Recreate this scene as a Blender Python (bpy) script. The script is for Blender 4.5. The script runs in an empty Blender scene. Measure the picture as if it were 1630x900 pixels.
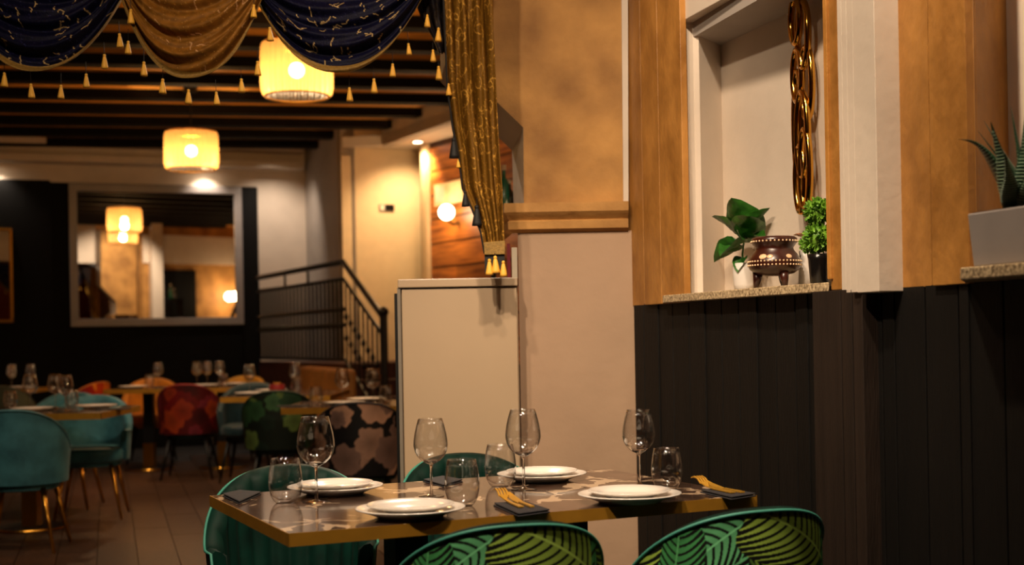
import bpy, math, random
import numpy as np
from mathutils import Vector
random.seed(7); rng = np.random.default_rng(7)
D = bpy.data; SC = bpy.context.scene; COL = SC.collection
PI = math.pi
# ------------------------------------------------------------------ camera
F, YH, ROLL, H = 2100.0, 532.0, 0.018, 1.18
cam = D.cameras.new('camera'); camo = D.objects.new('camera', cam); COL.objects.link(camo)
cam.sensor_width = 36; cam.lens = 36*F/1630; cam.shift_y = (YH-450)/1630
from mathutils import Matrix
camo.matrix_world = Matrix.Translation((0, 0, H)) @ Matrix.Rotation(PI/2, 4, 'X') @ Matrix.Rotation(-ROLL, 4, 'Z')
cam.clip_start = .05; cam.clip_end = 100
cam.dof.use_dof = True; cam.dof.focus_distance = 3.9; cam.dof.aperture_fstop = 2.8
SC.camera = camo
# ------------------------------------------------------------------ world, exposure
w = D.worlds.new('world'); SC.world = w; w.use_nodes = True
w.node_tree.nodes['Background'].inputs[0].default_value = (1, .75, .5, 1)
w.node_tree.nodes['Background'].inputs[1].default_value = .01
SC.view_settings.view_transform = 'Standard'; SC.view_settings.look = 'None'
SC.view_settings.gamma = 1; SC.view_settings.use_curve_mapping = False
SC.view_settings.exposure = 0.0
cy = SC.cycles
cy.use_denoising = True; cy.transparent_max_bounces = 40; cy.max_bounces = 8; cy.sample_clamp_indirect = 4
# ------------------------------------------------------------------ lights the room has, plus added fill spots
def spot(loc, target, power, angle, blend=.5, radius=.05, col=(1, .77, .54)):
    l = D.lights.new('room_or_fill_spot', 'SPOT'); o = D.objects.new('room_or_fill_spot', l); COL.objects.link(o)
    l.energy = power; l.spot_size = math.radians(angle); l.spot_blend = blend; l.shadow_soft_size = radius; l.color = col
    o.location = loc
    o.rotation_euler = (Vector(target)-Vector(loc)).to_track_quat('-Z', 'Y').to_euler()
    return o
def point(loc, power, radius=.06, col=(1, .62, .3)):
    l = D.lights.new('bulb_light', 'POINT'); o = D.objects.new('bulb_light', l); COL.objects.link(o)
    l.energy = power; l.shadow_soft_size = radius; l.color = col; o.location = loc
    return o
spot((-.75, 2.2, 3.2), (-.7, 4.6, 2.1), 120, 85, .6)              # fill spot added to brighten the drapes and tassels
spot((-.55, 1.9, 3.2), (-.1, 3.7, .75), 280, 62, .6)            # over the near table
spot((.25, 2.5, 3.2), (.95, 3.7, 1.6), 165, 85, .6)             # washing the niche wall
spot((.05, 2.9, 3.2), (.15, 4.97, 1.3), 70, 80, .6)            # washing the white pier
spot((-.35, 6.6, 3.1), (-.02, 5.2, 2.0), 170, 90, .6)              # added unseen in the passage to lift the dark opening reveal
spot((1.15, 2.35, 3.2), (1.02, 3.0, 1.5), 34, 80, .6)
for p_ in ((-2.8, 5.9), (-1.0, 6.0), (-3.1, 9.4), (-1.8, 8.0)): spot((p_[0], p_[1], 3.2), (p_[0]-.1, p_[1]+1.9, .6), 110, 60, .8)   # extra spots added over the far tables to brighten them
# ------------------------------------------------------------------ pixel helpers (1630 x 900 frame)
cR, sR = math.cos(ROLL), math.sin(ROLL)
def uv(px, py):
    dx, dy = px-815, py-YH
    return (cR*dx-sR*dy)/F, (sR*dx+cR*dy)/F
def P(px, py, d):
    u, v = uv(px, py); return Vector((u*d, d, H-v*d))
def PZ(px, py, z):
    u, v = uv(px, py); d = (H-z)/v; return Vector((u*d, d, z))
def yh(px): return YH-ROLL*(px-815)
def S(d): return d/F                                             # metres per pixel at depth d
# ------------------------------------------------------------------ materials
def lin(c): return tuple((x/12.92 if x <= .04045 else ((x+.055)/1.055)**2.4) for x in c)
def hexc(h): return lin(tuple(int(h[i:i+2], 16)/255 for i in (0, 2, 4)))
MATS = {}
def mat(name, col, rough=.6, metal=0, var=.12, scale=12, bump=.0, bscale=60, spec=.5, stretch=(1, 1, 1), coat=0, sheen=0, col2=None, attr=None, obj=False):
    m = D.materials.new(name); m.use_nodes = True; nt = m.node_tree; N = nt.nodes; L = nt.links
    b = N['Principled BSDF']
    if isinstance(col, str): col = hexc(col)
    b.inputs['Roughness'].default_value = rough; b.inputs['Metallic'].default_value = metal
    b.inputs['Specular IOR Level'].default_value = spec
    b.inputs['Coat Weight'].default_value = coat; b.inputs['Sheen Weight'].default_value = sheen
    tc = N.new('ShaderNodeTexCoord'); mp = N.new('ShaderNodeMapping'); mp.inputs['Scale'].default_value = stretch
    L.new(tc.outputs['Object'], mp.inputs[0])
    if attr:
        a = N.new('ShaderNodeAttribute'); a.attribute_name = attr; L.new(a.outputs['Color'], b.inputs['Base Color'])
    elif var > 0:
        n = N.new('ShaderNodeTexNoise'); n.inputs['Scale'].default_value = scale; n.inputs['Detail'].default_value = 5
        L.new(mp.outputs[0], n.inputs['Vector'])
        r = N.new('ShaderNodeValToRGB'); L.new(n.outputs['Fac'], r.inputs[0])
        c2 = hexc(col2) if isinstance(col2, str) else (col2 or tuple(min(1, x*(1+var)) for x in col))
        c1 = tuple(x*(1-var) for x in col)
        r.color_ramp.elements[0].position = .3; r.color_ramp.elements[1].position = .7
        r.color_ramp.elements[0].color = (*c1, 1); r.color_ramp.elements[1].color = (*c2, 1)
        L.new(r.outputs[0], b.inputs['Base Color'])
        if obj:   # each piece its own shade
            oi = N.new('ShaderNodeObjectInfo'); mr = N.new('ShaderNodeMapRange'); L.new(oi.outputs['Random'], mr.inputs[0])
            mr.inputs[3].default_value = .72; mr.inputs[4].default_value = 1.25
            hs = N.new('ShaderNodeHueSaturation'); L.new(r.outputs[0], hs.inputs['Color']); L.new(mr.outputs[0], hs.inputs['Value'])
            L.new(hs.outputs[0], b.inputs['Base Color'])
    else: b.inputs['Base Color'].default_value = (*col, 1)
    if bump:
        n2 = N.new('ShaderNodeTexNoise'); n2.inputs['Scale'].default_value = bscale; n2.inputs['Detail'].default_value = 6
        L.new(mp.outputs[0], n2.inputs['Vector'])
        bp = N.new('ShaderNodeBump'); bp.inputs['Strength'].default_value = bump; bp.inputs['Distance'].default_value = .01
        L.new(n2.outputs['Fac'], bp.inputs['Height']); L.new(bp.outputs[0], b.inputs['Normal'])
    MATS[name] = m; return m
def emit(name, col, strength):
    m = D.materials.new(name); m.use_nodes = True; nt = m.node_tree; nt.nodes.clear()
    e = nt.nodes.new('ShaderNodeEmission'); e.inputs[0].default_value = (*col, 1); e.inputs[1].default_value = strength
    o = nt.nodes.new('ShaderNodeOutputMaterial'); nt.links.new(e.outputs[0], o.inputs[0]); MATS[name] = m; return m
def thin_glass(name, tint=(1, 1, 1), gain=1.6):
    m = D.materials.new(name); m.use_nodes = True; nt = m.node_tree; nt.nodes.clear(); N = nt.nodes; L = nt.links
    t = N.new('ShaderNodeBsdfTransparent'); t.inputs[0].default_value = (*tint, 1)
    g = N.new('ShaderNodeBsdfGlossy'); g.inputs['Roughness'].default_value = .05
    lw = N.new('ShaderNodeLayerWeight'); lw.inputs[0].default_value = .5
    pw = N.new('ShaderNodeMath'); pw.operation = 'POWER'; pw.inputs[1].default_value = 2.6
    ml = N.new('ShaderNodeMath'); ml.operation = 'MULTIPLY'; ml.inputs[1].default_value = .95*gain/1.6
    mu = N.new('ShaderNodeMath'); mu.operation = 'ADD'; mu.inputs[1].default_value = .075*gain/1.6; mu.use_clamp = True
    mx = N.new('ShaderNodeMixShader'); o = N.new('ShaderNodeOutputMaterial')
    L.new(lw.outputs['Facing'], pw.inputs[0]); L.new(pw.outputs[0], ml.inputs[0]); L.new(ml.outputs[0], mu.inputs[0]); L.new(mu.outputs[0], mx.inputs[0]); L.new(t.outputs[0], mx.inputs[1]); L.new(g.outputs[0], mx.inputs[2]); L.new(mx.outputs[0], o.inputs[0])
    MATS[name] = m; return m
mat('pier_plaster', 'a98c72', .7, var=.08, scale=3, bump=.2, bscale=20)
mat('white_plaster', 'd2c4b4', .7, var=.05, scale=5, bump=.15, bscale=25)
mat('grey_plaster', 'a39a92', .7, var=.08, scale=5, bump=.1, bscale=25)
mat('gold_plaster', 'a5743a', .75, var=.32, scale=4, bump=.5, bscale=18, col2='c4924f')
mat('gold_wood', 'a46d2c', .5, var=.30, scale=7, bump=.35, bscale=30, stretch=(1.3, 1.3, .8), col2='b9823e', obj=True)
mat('black_board', '0c0907', .7, spec=.25, var=.25, scale=6, bump=.25, bscale=40, stretch=(6, 6, .5), obj=True)
mat('brown_board', '261c16', .65, spec=.3, var=.25, scale=6, bump=.25, bscale=40, stretch=(6, 6, .5), obj=True)
mat('black_wall', '050505', .7, var=.1, spec=.15)
mat('dark_beam', '090402', .75, spec=.15, var=.4, scale=5, stretch=(.6, 6, 6), bump=.2)
mat('ceiling_board', 'd8963e', .6, var=.3, scale=4, stretch=(.6, 6, 6))
mat('floor_base', '120c08', .6)
mat('floor_plank', '422d20', .38, var=.35, scale=9, stretch=(5, 1, 1), bump=.15, obj=True)
mat('orange_wood', '9a4c16', .45, var=.5, scale=2.5, stretch=(1, 1, 12), col2='c87a30', obj=True)
mat('cream_wall', 'd8c09a', .6, var=.04)
mat('orange_wall', 'b8531c', .6)
mat('sill_stone', '9a7a55', .45, var=.7, scale=120, col2='e0c8a0', bump=.2)
mat('silver_frame', '8c8684', .4, var=.05)
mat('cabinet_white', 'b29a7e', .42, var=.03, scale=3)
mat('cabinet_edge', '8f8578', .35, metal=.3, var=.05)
mat('brass', 'c08a34', .28, metal=1, var=.06)
mat('brass_edge', 'b5822a', .4, metal=.35, var=.1, scale=20)
mat('gold_bright', 'f0b848', .25, metal=.55, var=0)
mat('gold_mirror', 'd09a40', .12, metal=1, var=0)
mat('black_metal', '0c0b0a', .45, metal=.3, var=.1)
mat('black_iron', '090807', .4, var=.1)
mat('porcelain', 'efe9e2', .18, var=0, coat=.4)
mat('napkin', '2b2a2f', .85, var=.15, scale=90, bump=.3, bscale=300)
mat('green_velvet', '021d18', .6, var=.3, scale=10, sheen=.01, col2='033027', spec=.18)
mat('teal_velvet', '2a6672', .6, var=.25, scale=9, sheen=.12, col2='3f7f8a')
mat('dark_teal_velvet', '06282c', .6, var=.25, scale=9, sheen=.1)
mat('orange_velvet', 'c47a14', .6, var=.2, scale=9, sheen=.08)
mat('olive_velvet', '3a3c26', .6, var=.2, scale=9, sheen=.08)
mat('yellow_velvet', 'c08a1c', .6, var=.2, scale=9, sheen=.08)
mat('red_velvet', '8a1410', .6, var=.2, scale=9, sheen=.08)
mat('print_fabric', (.1, .1, .1), .6, attr='Col', sheen=0, spec=.25)
mat('drape_print', (.1, .1, .1), .55, attr='Col', sheen=0, spec=.15, bump=.3, bscale=250)
mat('teal_piping', '3f8f7f', .55, var=.1)
mat('dark_piping', '12302a', .6, var=.1)
mat('pale_piping', 'a8a070', .6, var=.3, scale=150)
mat('gold_trim', '8a6a2c', .6, var=.3, scale=120, bump=.4, bscale=300)
mat('tassel_gold', 'f0b440', .6, var=.15, scale=200, stretch=(1, 1, .05), bump=.3)
mat('tassel_black', '0d0b0a', .7, var=.2)
mat('tan_leather', '8a5a24', .5, var=.15, scale=8)
mat('redbrown', '3c1a0c', .6, var=.2)
mat('leaf_green', '1f4a14', .38, var=.3, scale=30, bump=.2, col2='2f6a1c')
mat('leaf_bright', '4f8a1c', .5, var=.35, scale=40, col2='86b83a')
mat('leaf_dark', '0d2a18', .35, var=.3, scale=25, col2='1c4428')
mat('leaf_ridge', '7f9a7a', .5, var=.2, scale=40)
mat('white_pot', 'd8d2cc', .3, var=.03)
mat('black_pot', '12100f', .2, var=.1)
mat('planter', '9a928e', .5, var=.05)
mat('clay', '34130a', .3, var=.3, scale=20, coat=.3)
mat('clay_dot', 'e8c8a0', .4, var=.05)
mat('pearl', 'e8b890', .2, var=.3, scale=60, coat=.5)
mat('soil', '1a120c', .9, var=.3)
mat('paper', 'd8cdb8', .7, var=.03)
mat('red_paper', '7a1420', .5, var=.1)
mat('picture', 'e8cfa0', .5, var=.2, scale=9)
mat('bottle_green', '1c6a58', .15, var=.1, coat=.5)
mat('bottle_dark', '0c1a16', .15, var=.1, coat=.5)
mat('flower', 'c89a78', .6, var=.2, scale=60)
mat('steel', 'b0aaa2', .25, metal=1, var=0)
emit('bulb', (1, .72, .40), 38); emit('bulb_small', (1, .75, .5), 30); emit('globe', (1, .8, .52), 14); emit('daylight_pane', (.55, .8, 1), 1.6)
thin_glass('glass'); thin_glass('glass_far', gain=3)
m = D.materials.new('solid_glass'); m.use_nodes = True; b = m.node_tree.nodes['Principled BSDF']; b.inputs['Transmission Weight'].default_value = 1; b.inputs['Roughness'].default_value = .02; b.inputs['IOR'].default_value = 1.5; b.inputs['Base Color'].default_value = (1, 1, 1, 1); MATS['solid_glass'] = m
# mirror glass
m = mat('mirror_glass', (.9, .9, .9), .01, metal=1, var=0)
# lamp shade: ribbed translucent
m = D.materials.new('lamp_shade'); m.use_nodes = True; nt = m.node_tree; nt.nodes.clear()
a = nt.nodes.new('ShaderNodeBsdfTranslucent'); a.inputs[0].default_value = (.26, .15, .05, 1)
b = nt.nodes.new('ShaderNodeBsdfTransparent'); b.inputs[0].default_value = (1, .85, .6, 1)
c = nt.nodes.new('ShaderNodeBsdfGlossy'); c.inputs['Roughness'].default_value = .3
x = nt.nodes.new('ShaderNodeMixShader'); x.inputs[0].default_value = .45; y = nt.nodes.new('ShaderNodeMixShader'); y.inputs[0].default_value = .06
o = nt.nodes.new('ShaderNodeOutputMaterial')
nt.links.new(a.outputs[0], x.inputs[1]); nt.links.new(b.outputs[0], x.inputs[2]); nt.links.new(x.outputs[0], y.inputs[1]); nt.links.new(c.outputs[0], y.inputs[2]); nt.links.new(y.outputs[0], o.inputs[0]); MATS['lamp_shade'] = m
# marble table top: dark brown with cream veins and flakes
m = mat('marble', '3a2c24', .12, var=0, coat=.3); nt = m.node_tree; N = nt.nodes; L = nt.links; bs = N['Principled BSDF']
tc = [n for n in N if n.type == 'TEX_COORD'][0]
n1 = N.new('ShaderNodeTexNoise'); n1.inputs['Scale'].default_value = 6; n1.inputs['Detail'].default_value = 6; L.new(tc.outputs['Object'], n1.inputs['Vector'])
r1 = N.new('ShaderNodeValToRGB'); r1.color_ramp.elements[0].position = .35; r1.color_ramp.elements[1].position = .75
r1.color_ramp.elements[0].color = (*hexc('3a2b22'), 1); r1.color_ramp.elements[1].color = (*hexc('75594a'), 1); L.new(n1.outputs['Fac'], r1.inputs[0])
ad = N.new('ShaderNodeVectorMath'); ad.operation = 'ADD'; sc_ = N.new('ShaderNodeVectorMath'); sc_.operation = 'SCALE'; sc_.inputs['Scale'].default_value = .25
L.new(n1.outputs['Color'], sc_.inputs[0]); L.new(tc.outputs['Object'], ad.inputs[0]); L.new(sc_.outputs[0], ad.inputs[1])
v1 = N.new('ShaderNodeTexVoronoi'); v1.feature = 'DISTANCE_TO_EDGE'; v1.inputs['Scale'].default_value = 5.5; L.new(ad.outputs[0], v1.inputs['Vector'])
n3 = N.new('ShaderNodeTexNoise'); n3.inputs['Scale'].default_value = 7; n3.inputs['Detail'].default_value = 4; L.new(tc.outputs['Object'], n3.inputs['Vector'])
mr = N.new('ShaderNodeMapRange'); mr.inputs[1].default_value = .50; mr.inputs[2].default_value = .66; mr.inputs[3].default_value = .0; mr.inputs[4].default_value = .10; L.new(n3.outputs['Fac'], mr.inputs[0])
lt = N.new('ShaderNodeMath'); lt.operation = 'LESS_THAN'; L.new(v1.outputs['Distance'], lt.inputs[0]); L.new(mr.outputs[0], lt.inputs[1])
mx = N.new('ShaderNodeMix'); mx.data_type = 'RGBA'; L.new(lt.outputs[0], mx.inputs['Factor']); L.new(r1.outputs[0], mx.inputs[6]); mx.inputs[7].default_value = (*hexc('d8bc9c'), 1)
L.new(mx.outputs[2], bs.inputs['Base Color'])
# ------------------------------------------------------------------ mesh helpers
class MB:
    def __init__(s): s.v = []; s.f = []
    def add(s, vs, fs):
        k = len(s.v); s.v += [tuple(p) for p in vs]; s.f += [tuple(i+k for i in f) for f in fs]; return s
    def box(s, x0, x1, y0, y1, z0, z1):
        return s.prism([(x0, y0), (x1, y0), (x1, y1), (x0, y1)], z0, z1)
    def prism(s, poly, z0, z1):
        n = len(poly)
        a = sum(poly[i][0]*poly[(i+1) % n][1]-poly[(i+1) % n][0]*poly[i][1] for i in range(n))
        if a < 0: poly = poly[::-1]
        zz0 = z0 if isinstance(z0, (list, tuple)) else [z0]*n
        zz1 = z1 if isinstance(z1, (list, tuple)) else [z1]*n
        vs = [(p[0], p[1], zz0[i]) for i, p in enumerate(poly)]+[(p[0], p[1], zz1[i]) for i, p in enumerate(poly)]
        fs = [tuple(range(n))[::-1], tuple(range(n, 2*n))]+[(i, (i+1) % n, n+(i+1) % n, n+i) for i in range(n)]
        return s.add(vs, fs)
    def hexa(s, q0, q1):                                   # two quads -> solid
        vs = list(q0)+list(q1)
        return s.add(vs, [(3, 2, 1, 0), (4, 5, 6, 7), (0, 1, 5, 4), (1, 2, 6, 5), (2, 3, 7, 6), (3, 0, 4, 7)])
    def lathe(s, prof, n=32, cap=True, arc=None):
        vs = []; fs = []; m_ = len(prof)
        for i in range(n):
            t = 2*PI*i/n
            for r, z in prof: vs.append((r*math.cos(t), r*math.sin(t), z))
        for i in range(n):
            j = (i+1) % n
            for k in range(m_-1): fs.append((i*m_+k, j*m_+k, j*m_+k+1, i*m_+k+1))
        if cap:
            if prof[0][0] > 1e-5: fs.append(tuple(i*m_ for i in range(n))[::-1])
            if prof[-1][0] > 1e-5: fs.append(tuple(i*m_+m_-1 for i in range(n)))
        return s.add(vs, fs)
    def tube(s, pts, rad, n=8, closed=False):
        pts = [Vector(p) for p in pts]; m_ = len(pts)
        rads = rad if isinstance(rad, (list, tuple)) else [rad]*m_
        vs = []; fs = []; up = None
        for i, p in enumerate(pts):
            a = pts[(i-1) % m_] if (closed or i > 0) else p; b = pts[(i+1) % m_] if (closed or i < m_-1) else p
            t = (b-a).normalized()
            if up is None:
                up = Vector((0, 0, 1)) if abs(t.z) < .9 else Vector((1, 0, 0))
            e = t.cross(up)
            if e.length < 1e-6: e = t.cross(Vector((1, 0, 0)))
            e.normalize(); g = e.cross(t).normalized(); up = g
            for k in range(n):
                an = 2*PI*k/n; vs.append(p+rads[i]*(math.cos(an)*e+math.sin(an)*g))
        for i in range(m_ if closed else m_-1):
            j = (i+1) % m_
            for k in range(n):
                k2 = (k+1) % n; fs.append((i*n+k, i*n+k2, j*n+k2, j*n+k))
        if not closed: fs += [tuple(range(n))[::-1], tuple(range((m_-1)*n, m_*n))]
        return s.add(vs, fs)
    def grid(s, A, wrap=False):                            # A: (r,c,3)
        A = np.asarray(A); r, c = A.shape[:2]; k = len(s.v)
        s.v += [tuple(p) for p in A.reshape(-1, 3)]
        cc = c if wrap else c-1
        for i in range(r-1):
            for j in range(cc):
                j2 = (j+1) % c
                s.f.append((k+i*c+j, k+i*c+j2, k+(i+1)*c+j2, k+(i+1)*c+j))
        return s
    def sphere(s, c, r, n=16, m_=10, sc=(1, 1, 1)):
        prof = [(max(1e-6, r*math.sin(PI*k/m_)), -r*math.cos(PI*k/m_)) for k in range(m_+1)]
        k0 = len(s.v); s.lathe(prof, n, cap=False)
        s.v[k0:] = [(c[0]+x_*sc[0], c[1]+y_*sc[1], c[2]+z_*sc[2]) for x_, y_, z_ in s.v[k0:]]
        return s
    def mesh(s, name, smooth=False, cols=None):
        me = D.meshes.new(name); me.from_pydata(s.v, [], s.f); me.validate(); me.update()
        if smooth: me.polygons.foreach_set('use_smooth', [True]*len(me.polygons))
        if cols is not None:
            at = me.color_attributes.new('Col', 'FLOAT_COLOR', 'POINT')
            c = np.ones((len(s.v), 4), np.float32); c[:len(cols), :3] = cols; at.data.foreach_set('color', c.ravel())
        return me
    def build(s, name, mt, parent=None, loc=None, smooth=False, cols=None, bevel=0, sub=0):
        me = s.mesh(name, smooth, cols); me.materials.append(MATS[mt])
        o_ = D.objects.new(name, me); COL.objects.link(o_)
        if parent: o_.parent = parent
        if loc is not None: o_.location = loc
        if bevel:
            b_ = o_.modifiers.new('bevel', 'BEVEL'); b_.width = bevel; b_.segments = 2; b_.limit_method = 'ANGLE'
        if sub:
            b_ = o_.modifiers.new('sub', 'SUBSURF'); b_.levels = sub; b_.render_levels = sub
        return o_
def autosmooth(o_, ang=40):
    me = o_.data; me.polygons.foreach_set('use_smooth', [True]*len(me.polygons))
    try: me.set_sharp_from_angle(angle=math.radians(ang))
    except Exception: pass
    return o_
def tag(o_, label, cat, group=None):
    o_['label'] = label; o_['category'] = cat
    if group: o_['group'] = group
    return o_
def thing(name, label, cat, loc=(0, 0, 0), rotz=0, group=None):
    o_ = D.objects.new(name, None); COL.objects.link(o_); o_.location = loc; o_.rotation_euler = (0, 0, rotz); o_.empty_display_size = .1
    return tag(o_, label, cat, group)
def struct(o_): o_['kind'] = 'structure'; return o_
def copy_tree(o_, parent=None):
    c_ = o_.copy(); COL.objects.link(c_)
    if parent: c_.parent = parent
    for ch in list(o_.children): copy_tree(ch, c_)
    return c_
def dup(root, loc, rotz, label, cat=None, group=None, scale=1):
    r = copy_tree(root); r.location = loc; r.rotation_euler = (0, 0, rotz); r['label'] = label; r.scale = (scale,)*3
    if cat: r['category'] = cat
    if group: r['group'] = group
    return r
def piece(src, parent, loc, rot=(0, 0, 0), scale=(1, 1, 1)):
    c_ = src.copy(); COL.objects.link(c_); c_.parent = parent; c_.location = loc; c_.rotation_euler = rot; c_.scale = scale; return c_
# ================================================================== THE ROOM
A21 = math.radians(21); U = Vector((math.cos(A21), math.sin(A21))); V = Vector((-math.sin(A21), math.cos(A21))); NB = 15.13
def back(px, off=0):                                       # plan point on the back wall plane (off = towards the viewer)
    u = (px-815)/F; d = (NB-off)/(u*V.x+V.y); return Vector((u*d, d))
ZT = 1.283                                                  # top of the wainscot
W0 = Vector((.457, 4.97)); WD = Vector((.30, -.954)).normalized(); WN = Vector((-.954, -.30)).normalized()
def wall(px, off=0):                                       # plan point on the niche wall at image column px, off = into the room
    u = (px-815)/F; p = W0+WN*off
    # p + t*WD = (u*d, d)
    t = (u*p.y-p.x)/(WD.x-u*WD.y); return p+WD*t
# --- floor
fl = struct(MB().box(-8, 4.5, -3.2, 17.5, -.06, -.012).build('floor', 'floor_base'))
a17 = math.radians(17); fu = Vector((math.cos(a17), math.sin(a17))); fv = Vector((-math.sin(a17), math.cos(a17)))
PW, PL = .212, .95
plank0 = None; cnt = 0
for i in range(-16, 14):
    for j in range(-1, 9):
        c_ = Vector((-1.9, 6.3))+fu*(i*PW)+fv*((j+(.5 if i % 2 else 0)+.13*((i*7) % 3))*PL)
        u_ = c_.x/c_.y*F+815; yy = YH+H/c_.y*F
        if c_.y < 6.2 or u_ < -60 or u_ > 690 or c_.y > 13.2: continue
        if plank0 is None:
            plank0 = MB().box(-PW/2+.002, PW/2-.002, -PL/2+.002, PL/2-.002, -.012, 0).build('floor_plank', 'floor_plank', fl, bevel=0); ob = plank0
        else:
            ob = plank0.copy(); COL.objects.link(ob)
        ob.location = (c_.x, c_.y, random.uniform(-.0008, .0008)); ob.rotation_euler = (0, 0, a17); cnt += 1
# --- ceiling with beams
ce = struct(MB().box(-8, 4.5, -3.2, 17.5, 3.366, 3.6).build('ceiling', 'ceiling_board'))
ab = math.radians(11)
for k in range(14):
    d_ = 14.35-.70*k
    p = P(250, 200, d_)
    # right end where the bulkhead stands: line (-1.30,13.56)-(-.55,12.13)
    q = Vector((p.x, d_)); bd = Vector((math.cos(ab), math.sin(ab)))
    e0 = Vector((-1.27, 13.56)); ed = Vector((.75, -1.43)).normalized()
    den = bd.x*ed.y-bd.y*ed.x; t = ((e0.x-q.x)*ed.y-(e0.y-q.y)*ed.x)/den
    L_ = MB().box(-5.2, min(t, 3.4), -.075, .075, 3.285, 3.368).build('ceiling_beam', 'dark_beam', ce)
    L_.location = (q.x, q.y, 0); L_.rotation_euler = (0, 0, ab)
# --- back wall: white above, black panelling below
def run(name, mt, p, q, z0, z1, th=.15, parent=None, side=1, **k):
    d_ = (q-p).normalized(); n_ = Vector((-d_.y, d_.x))*side*th
    return MB().prism([p, q, q+n_, p+n_], z0, z1).build(name, mt, parent, **k)
bl, br, bw = back(-200), back(490), back(413)
wb = struct(run('wall_back', 'white_plaster', bl, br, 0, 3.45))
run('wall_panel', 'black_wall', back(82, .05), back(413, .05), 0, 2.91, .05, wb)
run('wall_panel', 'black_wall', back(-200, .11), back(84, .11), 0, 2.925, .11, wb)
run('wall_panel', 'black_wall', back(389, .075), back(414, .075), 0, 2.90, .03, wb)
run('cornice', 'white_plaster', back(-200, .27), back(490, .27), 3.11, 3.18, .27, wb)
run('cornice', 'white_plaster', back(-200, .24), back(490, .24), 3.30, 3.45, .24, wb)
# --- side wall by the stair, cream wall, corridor
cA = back(490); uA = (547-815)/F
tt = (uA*cA.y-cA.x)/((-V).x-uA*(-V).y); cB = cA+(-V)*tt
ws = struct(run('wall_stair', 'grey_plaster', cA, cB, 0, 3.45, .15, side=1))
uC = (674-815)/F; tt = (uC*cB.y-cB.x)/(U.x-uC*U.y); cC = cB+U*tt
wc = struct(run('wall_corridor', 'cream_wall', cB, cC, 0, 3.45, .15))
run('door_frame', 'cream_wall', cB+U*.0, cB+U*.10, .9, 3.06, -.03, wc, side=1)
sg = P(619, 331, 1); ks = ((619-815)/F); tS = (ks*cB.y-cB.x)/(U.x-ks*U.y); sp = cB+U*tS
# wood-clad wall coming towards the viewer
wd = Vector((.52, -.854)).normalized()
wA = Vector((((686-815)/F)*13.55, 13.55)); wE = wA+wd*9.5
ww = struct(run('wall_wood', 'redbrown', wA, wE, 0, 3.45, .12, side=1))
wn = Vector((wd.y, -wd.x))                                 # towards the viewer
if wn.y > 0: wn = -wn
board = None
for r_ in range(9):
    z0 = .9+r_*.245
    for c_ in range(4):
        s0 = c_*1.05-(.45 if r_ % 2 else 0); s1 = s0+1.04; s0 = max(s0, .06)
        p0, p1 = wA+wd*s0, wA+wd*s1; pr = .012+.006*((r_*3+c_) % 3)
        MB().prism([p0, p1, p1+wn*pr, p0+wn*pr], z0, min(z0+.226, 3.14)).build('wood_plank', 'orange_wood', ww)
MB().prism([wA+wd*-.05, wA+wd*.05, wA+wd*.05+wn*.06, wA+wd*-.05+wn*.06], 0, 3.14).build('white_post', 'cream_wall', ww)
MB().prism([wA+wd*-.12, wA+wd*-.06, wA+wd*-.06+wn*.03, wA+wd*-.12+wn*.03], 0, 3.14).build('dark_post', 'redbrown', ww)
# corridor soffit and bulkhead
e0 = Vector((-1.30, 13.56)); ed = Vector((.75, -1.43)).normalized(); eE = e0+ed*9.2
sof = struct(MB().prism([cB+Vector((.02, -.01)), e0, eE, wE, wA, cC], 3.15, 3.25).build('ceiling_corridor', 'white_plaster'))
bk = struct(run('wall_bulkhead', 'grey_plaster', e0, eE, 3.14, 3.45, .1, side=1))
# --- the pier with its mouldings and the golden wall with the opening
d0 = 4.97
xL, xR = P(826, 480, d0).x, W0.x+.02
pier = struct(MB().prism([(xL, d0), (xR, d0), (xR, d0+.3), (xL+.004, d0+.3)], 0, 1.562).build('wall_pier', 'pier_plaster'))
mo = [(0, 1.560), (.028, 1.572), (.030, 1.600), (.022, 1.606), (.042, 1.624), (.052, 1.634), (.052, 1.668), (0, 1.672)]
k = MB(); xl, xr = P(816, 350, d0).x, P(999, 350, d0).x
v_ = []; n_ = len(mo)
for (x_, sgn) in ((xl, 1), (xr, 0)):
    for a_, z_ in mo: v_.append((x_-a_*sgn*.6, d0-a_, z_))
k.add(v_, [(i, i+1, n_+i+1, n_+i) for i in range(n_-1)]+[tuple(range(n_)), tuple(range(n_, 2*n_))[::-1]])
v_ = [(xl-a_*.6, d0-a_, z_) for a_, z_ in mo]+[(xl-.03-a_*.9, d0+.3, z_) for a_, z_ in mo]
k.add(v_, [(i, i+1, n_+i+1, n_+i) for i in range(n_-1)]+[tuple(range(n_)), tuple(range(n_, 2*n_))[::-1]])
k.build('moulding', 'gold_plaster', pier)
fr = [P(834, 326, d0), P(833, 203, d0), P(712, 87, d0), P(712, -330, d0), P(986, -330, d0), P(992, 326, d0)]
bd_ = [P(818, 326, d0), P(815, 222, d0), P(694, 106, d0), P(694, -330, d0), P(986, -330, d0), P(992, 326, d0)]
bd_ = [p+Vector((0, .3, 0)) for p in bd_]
k = MB(); k.add(fr+bd_, [tuple(range(6)), tuple(range(6, 12))[::-1], (4, 3, 9, 10), (5, 4, 10, 11), (0, 5, 11, 6)])
k.build('golden_wall', 'gold_plaster', pier)
k = MB(); k.add(fr+bd_, [(3, 2, 8, 9), (2, 1, 7, 8), (1, 0, 6, 7)]); k.build('opening_reveal', 'white_plaster', pier)
q = [P(986, -330, d0), P(998, -330, d0), P(1000, 326, d0), P(992, 326, d0)]
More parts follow.
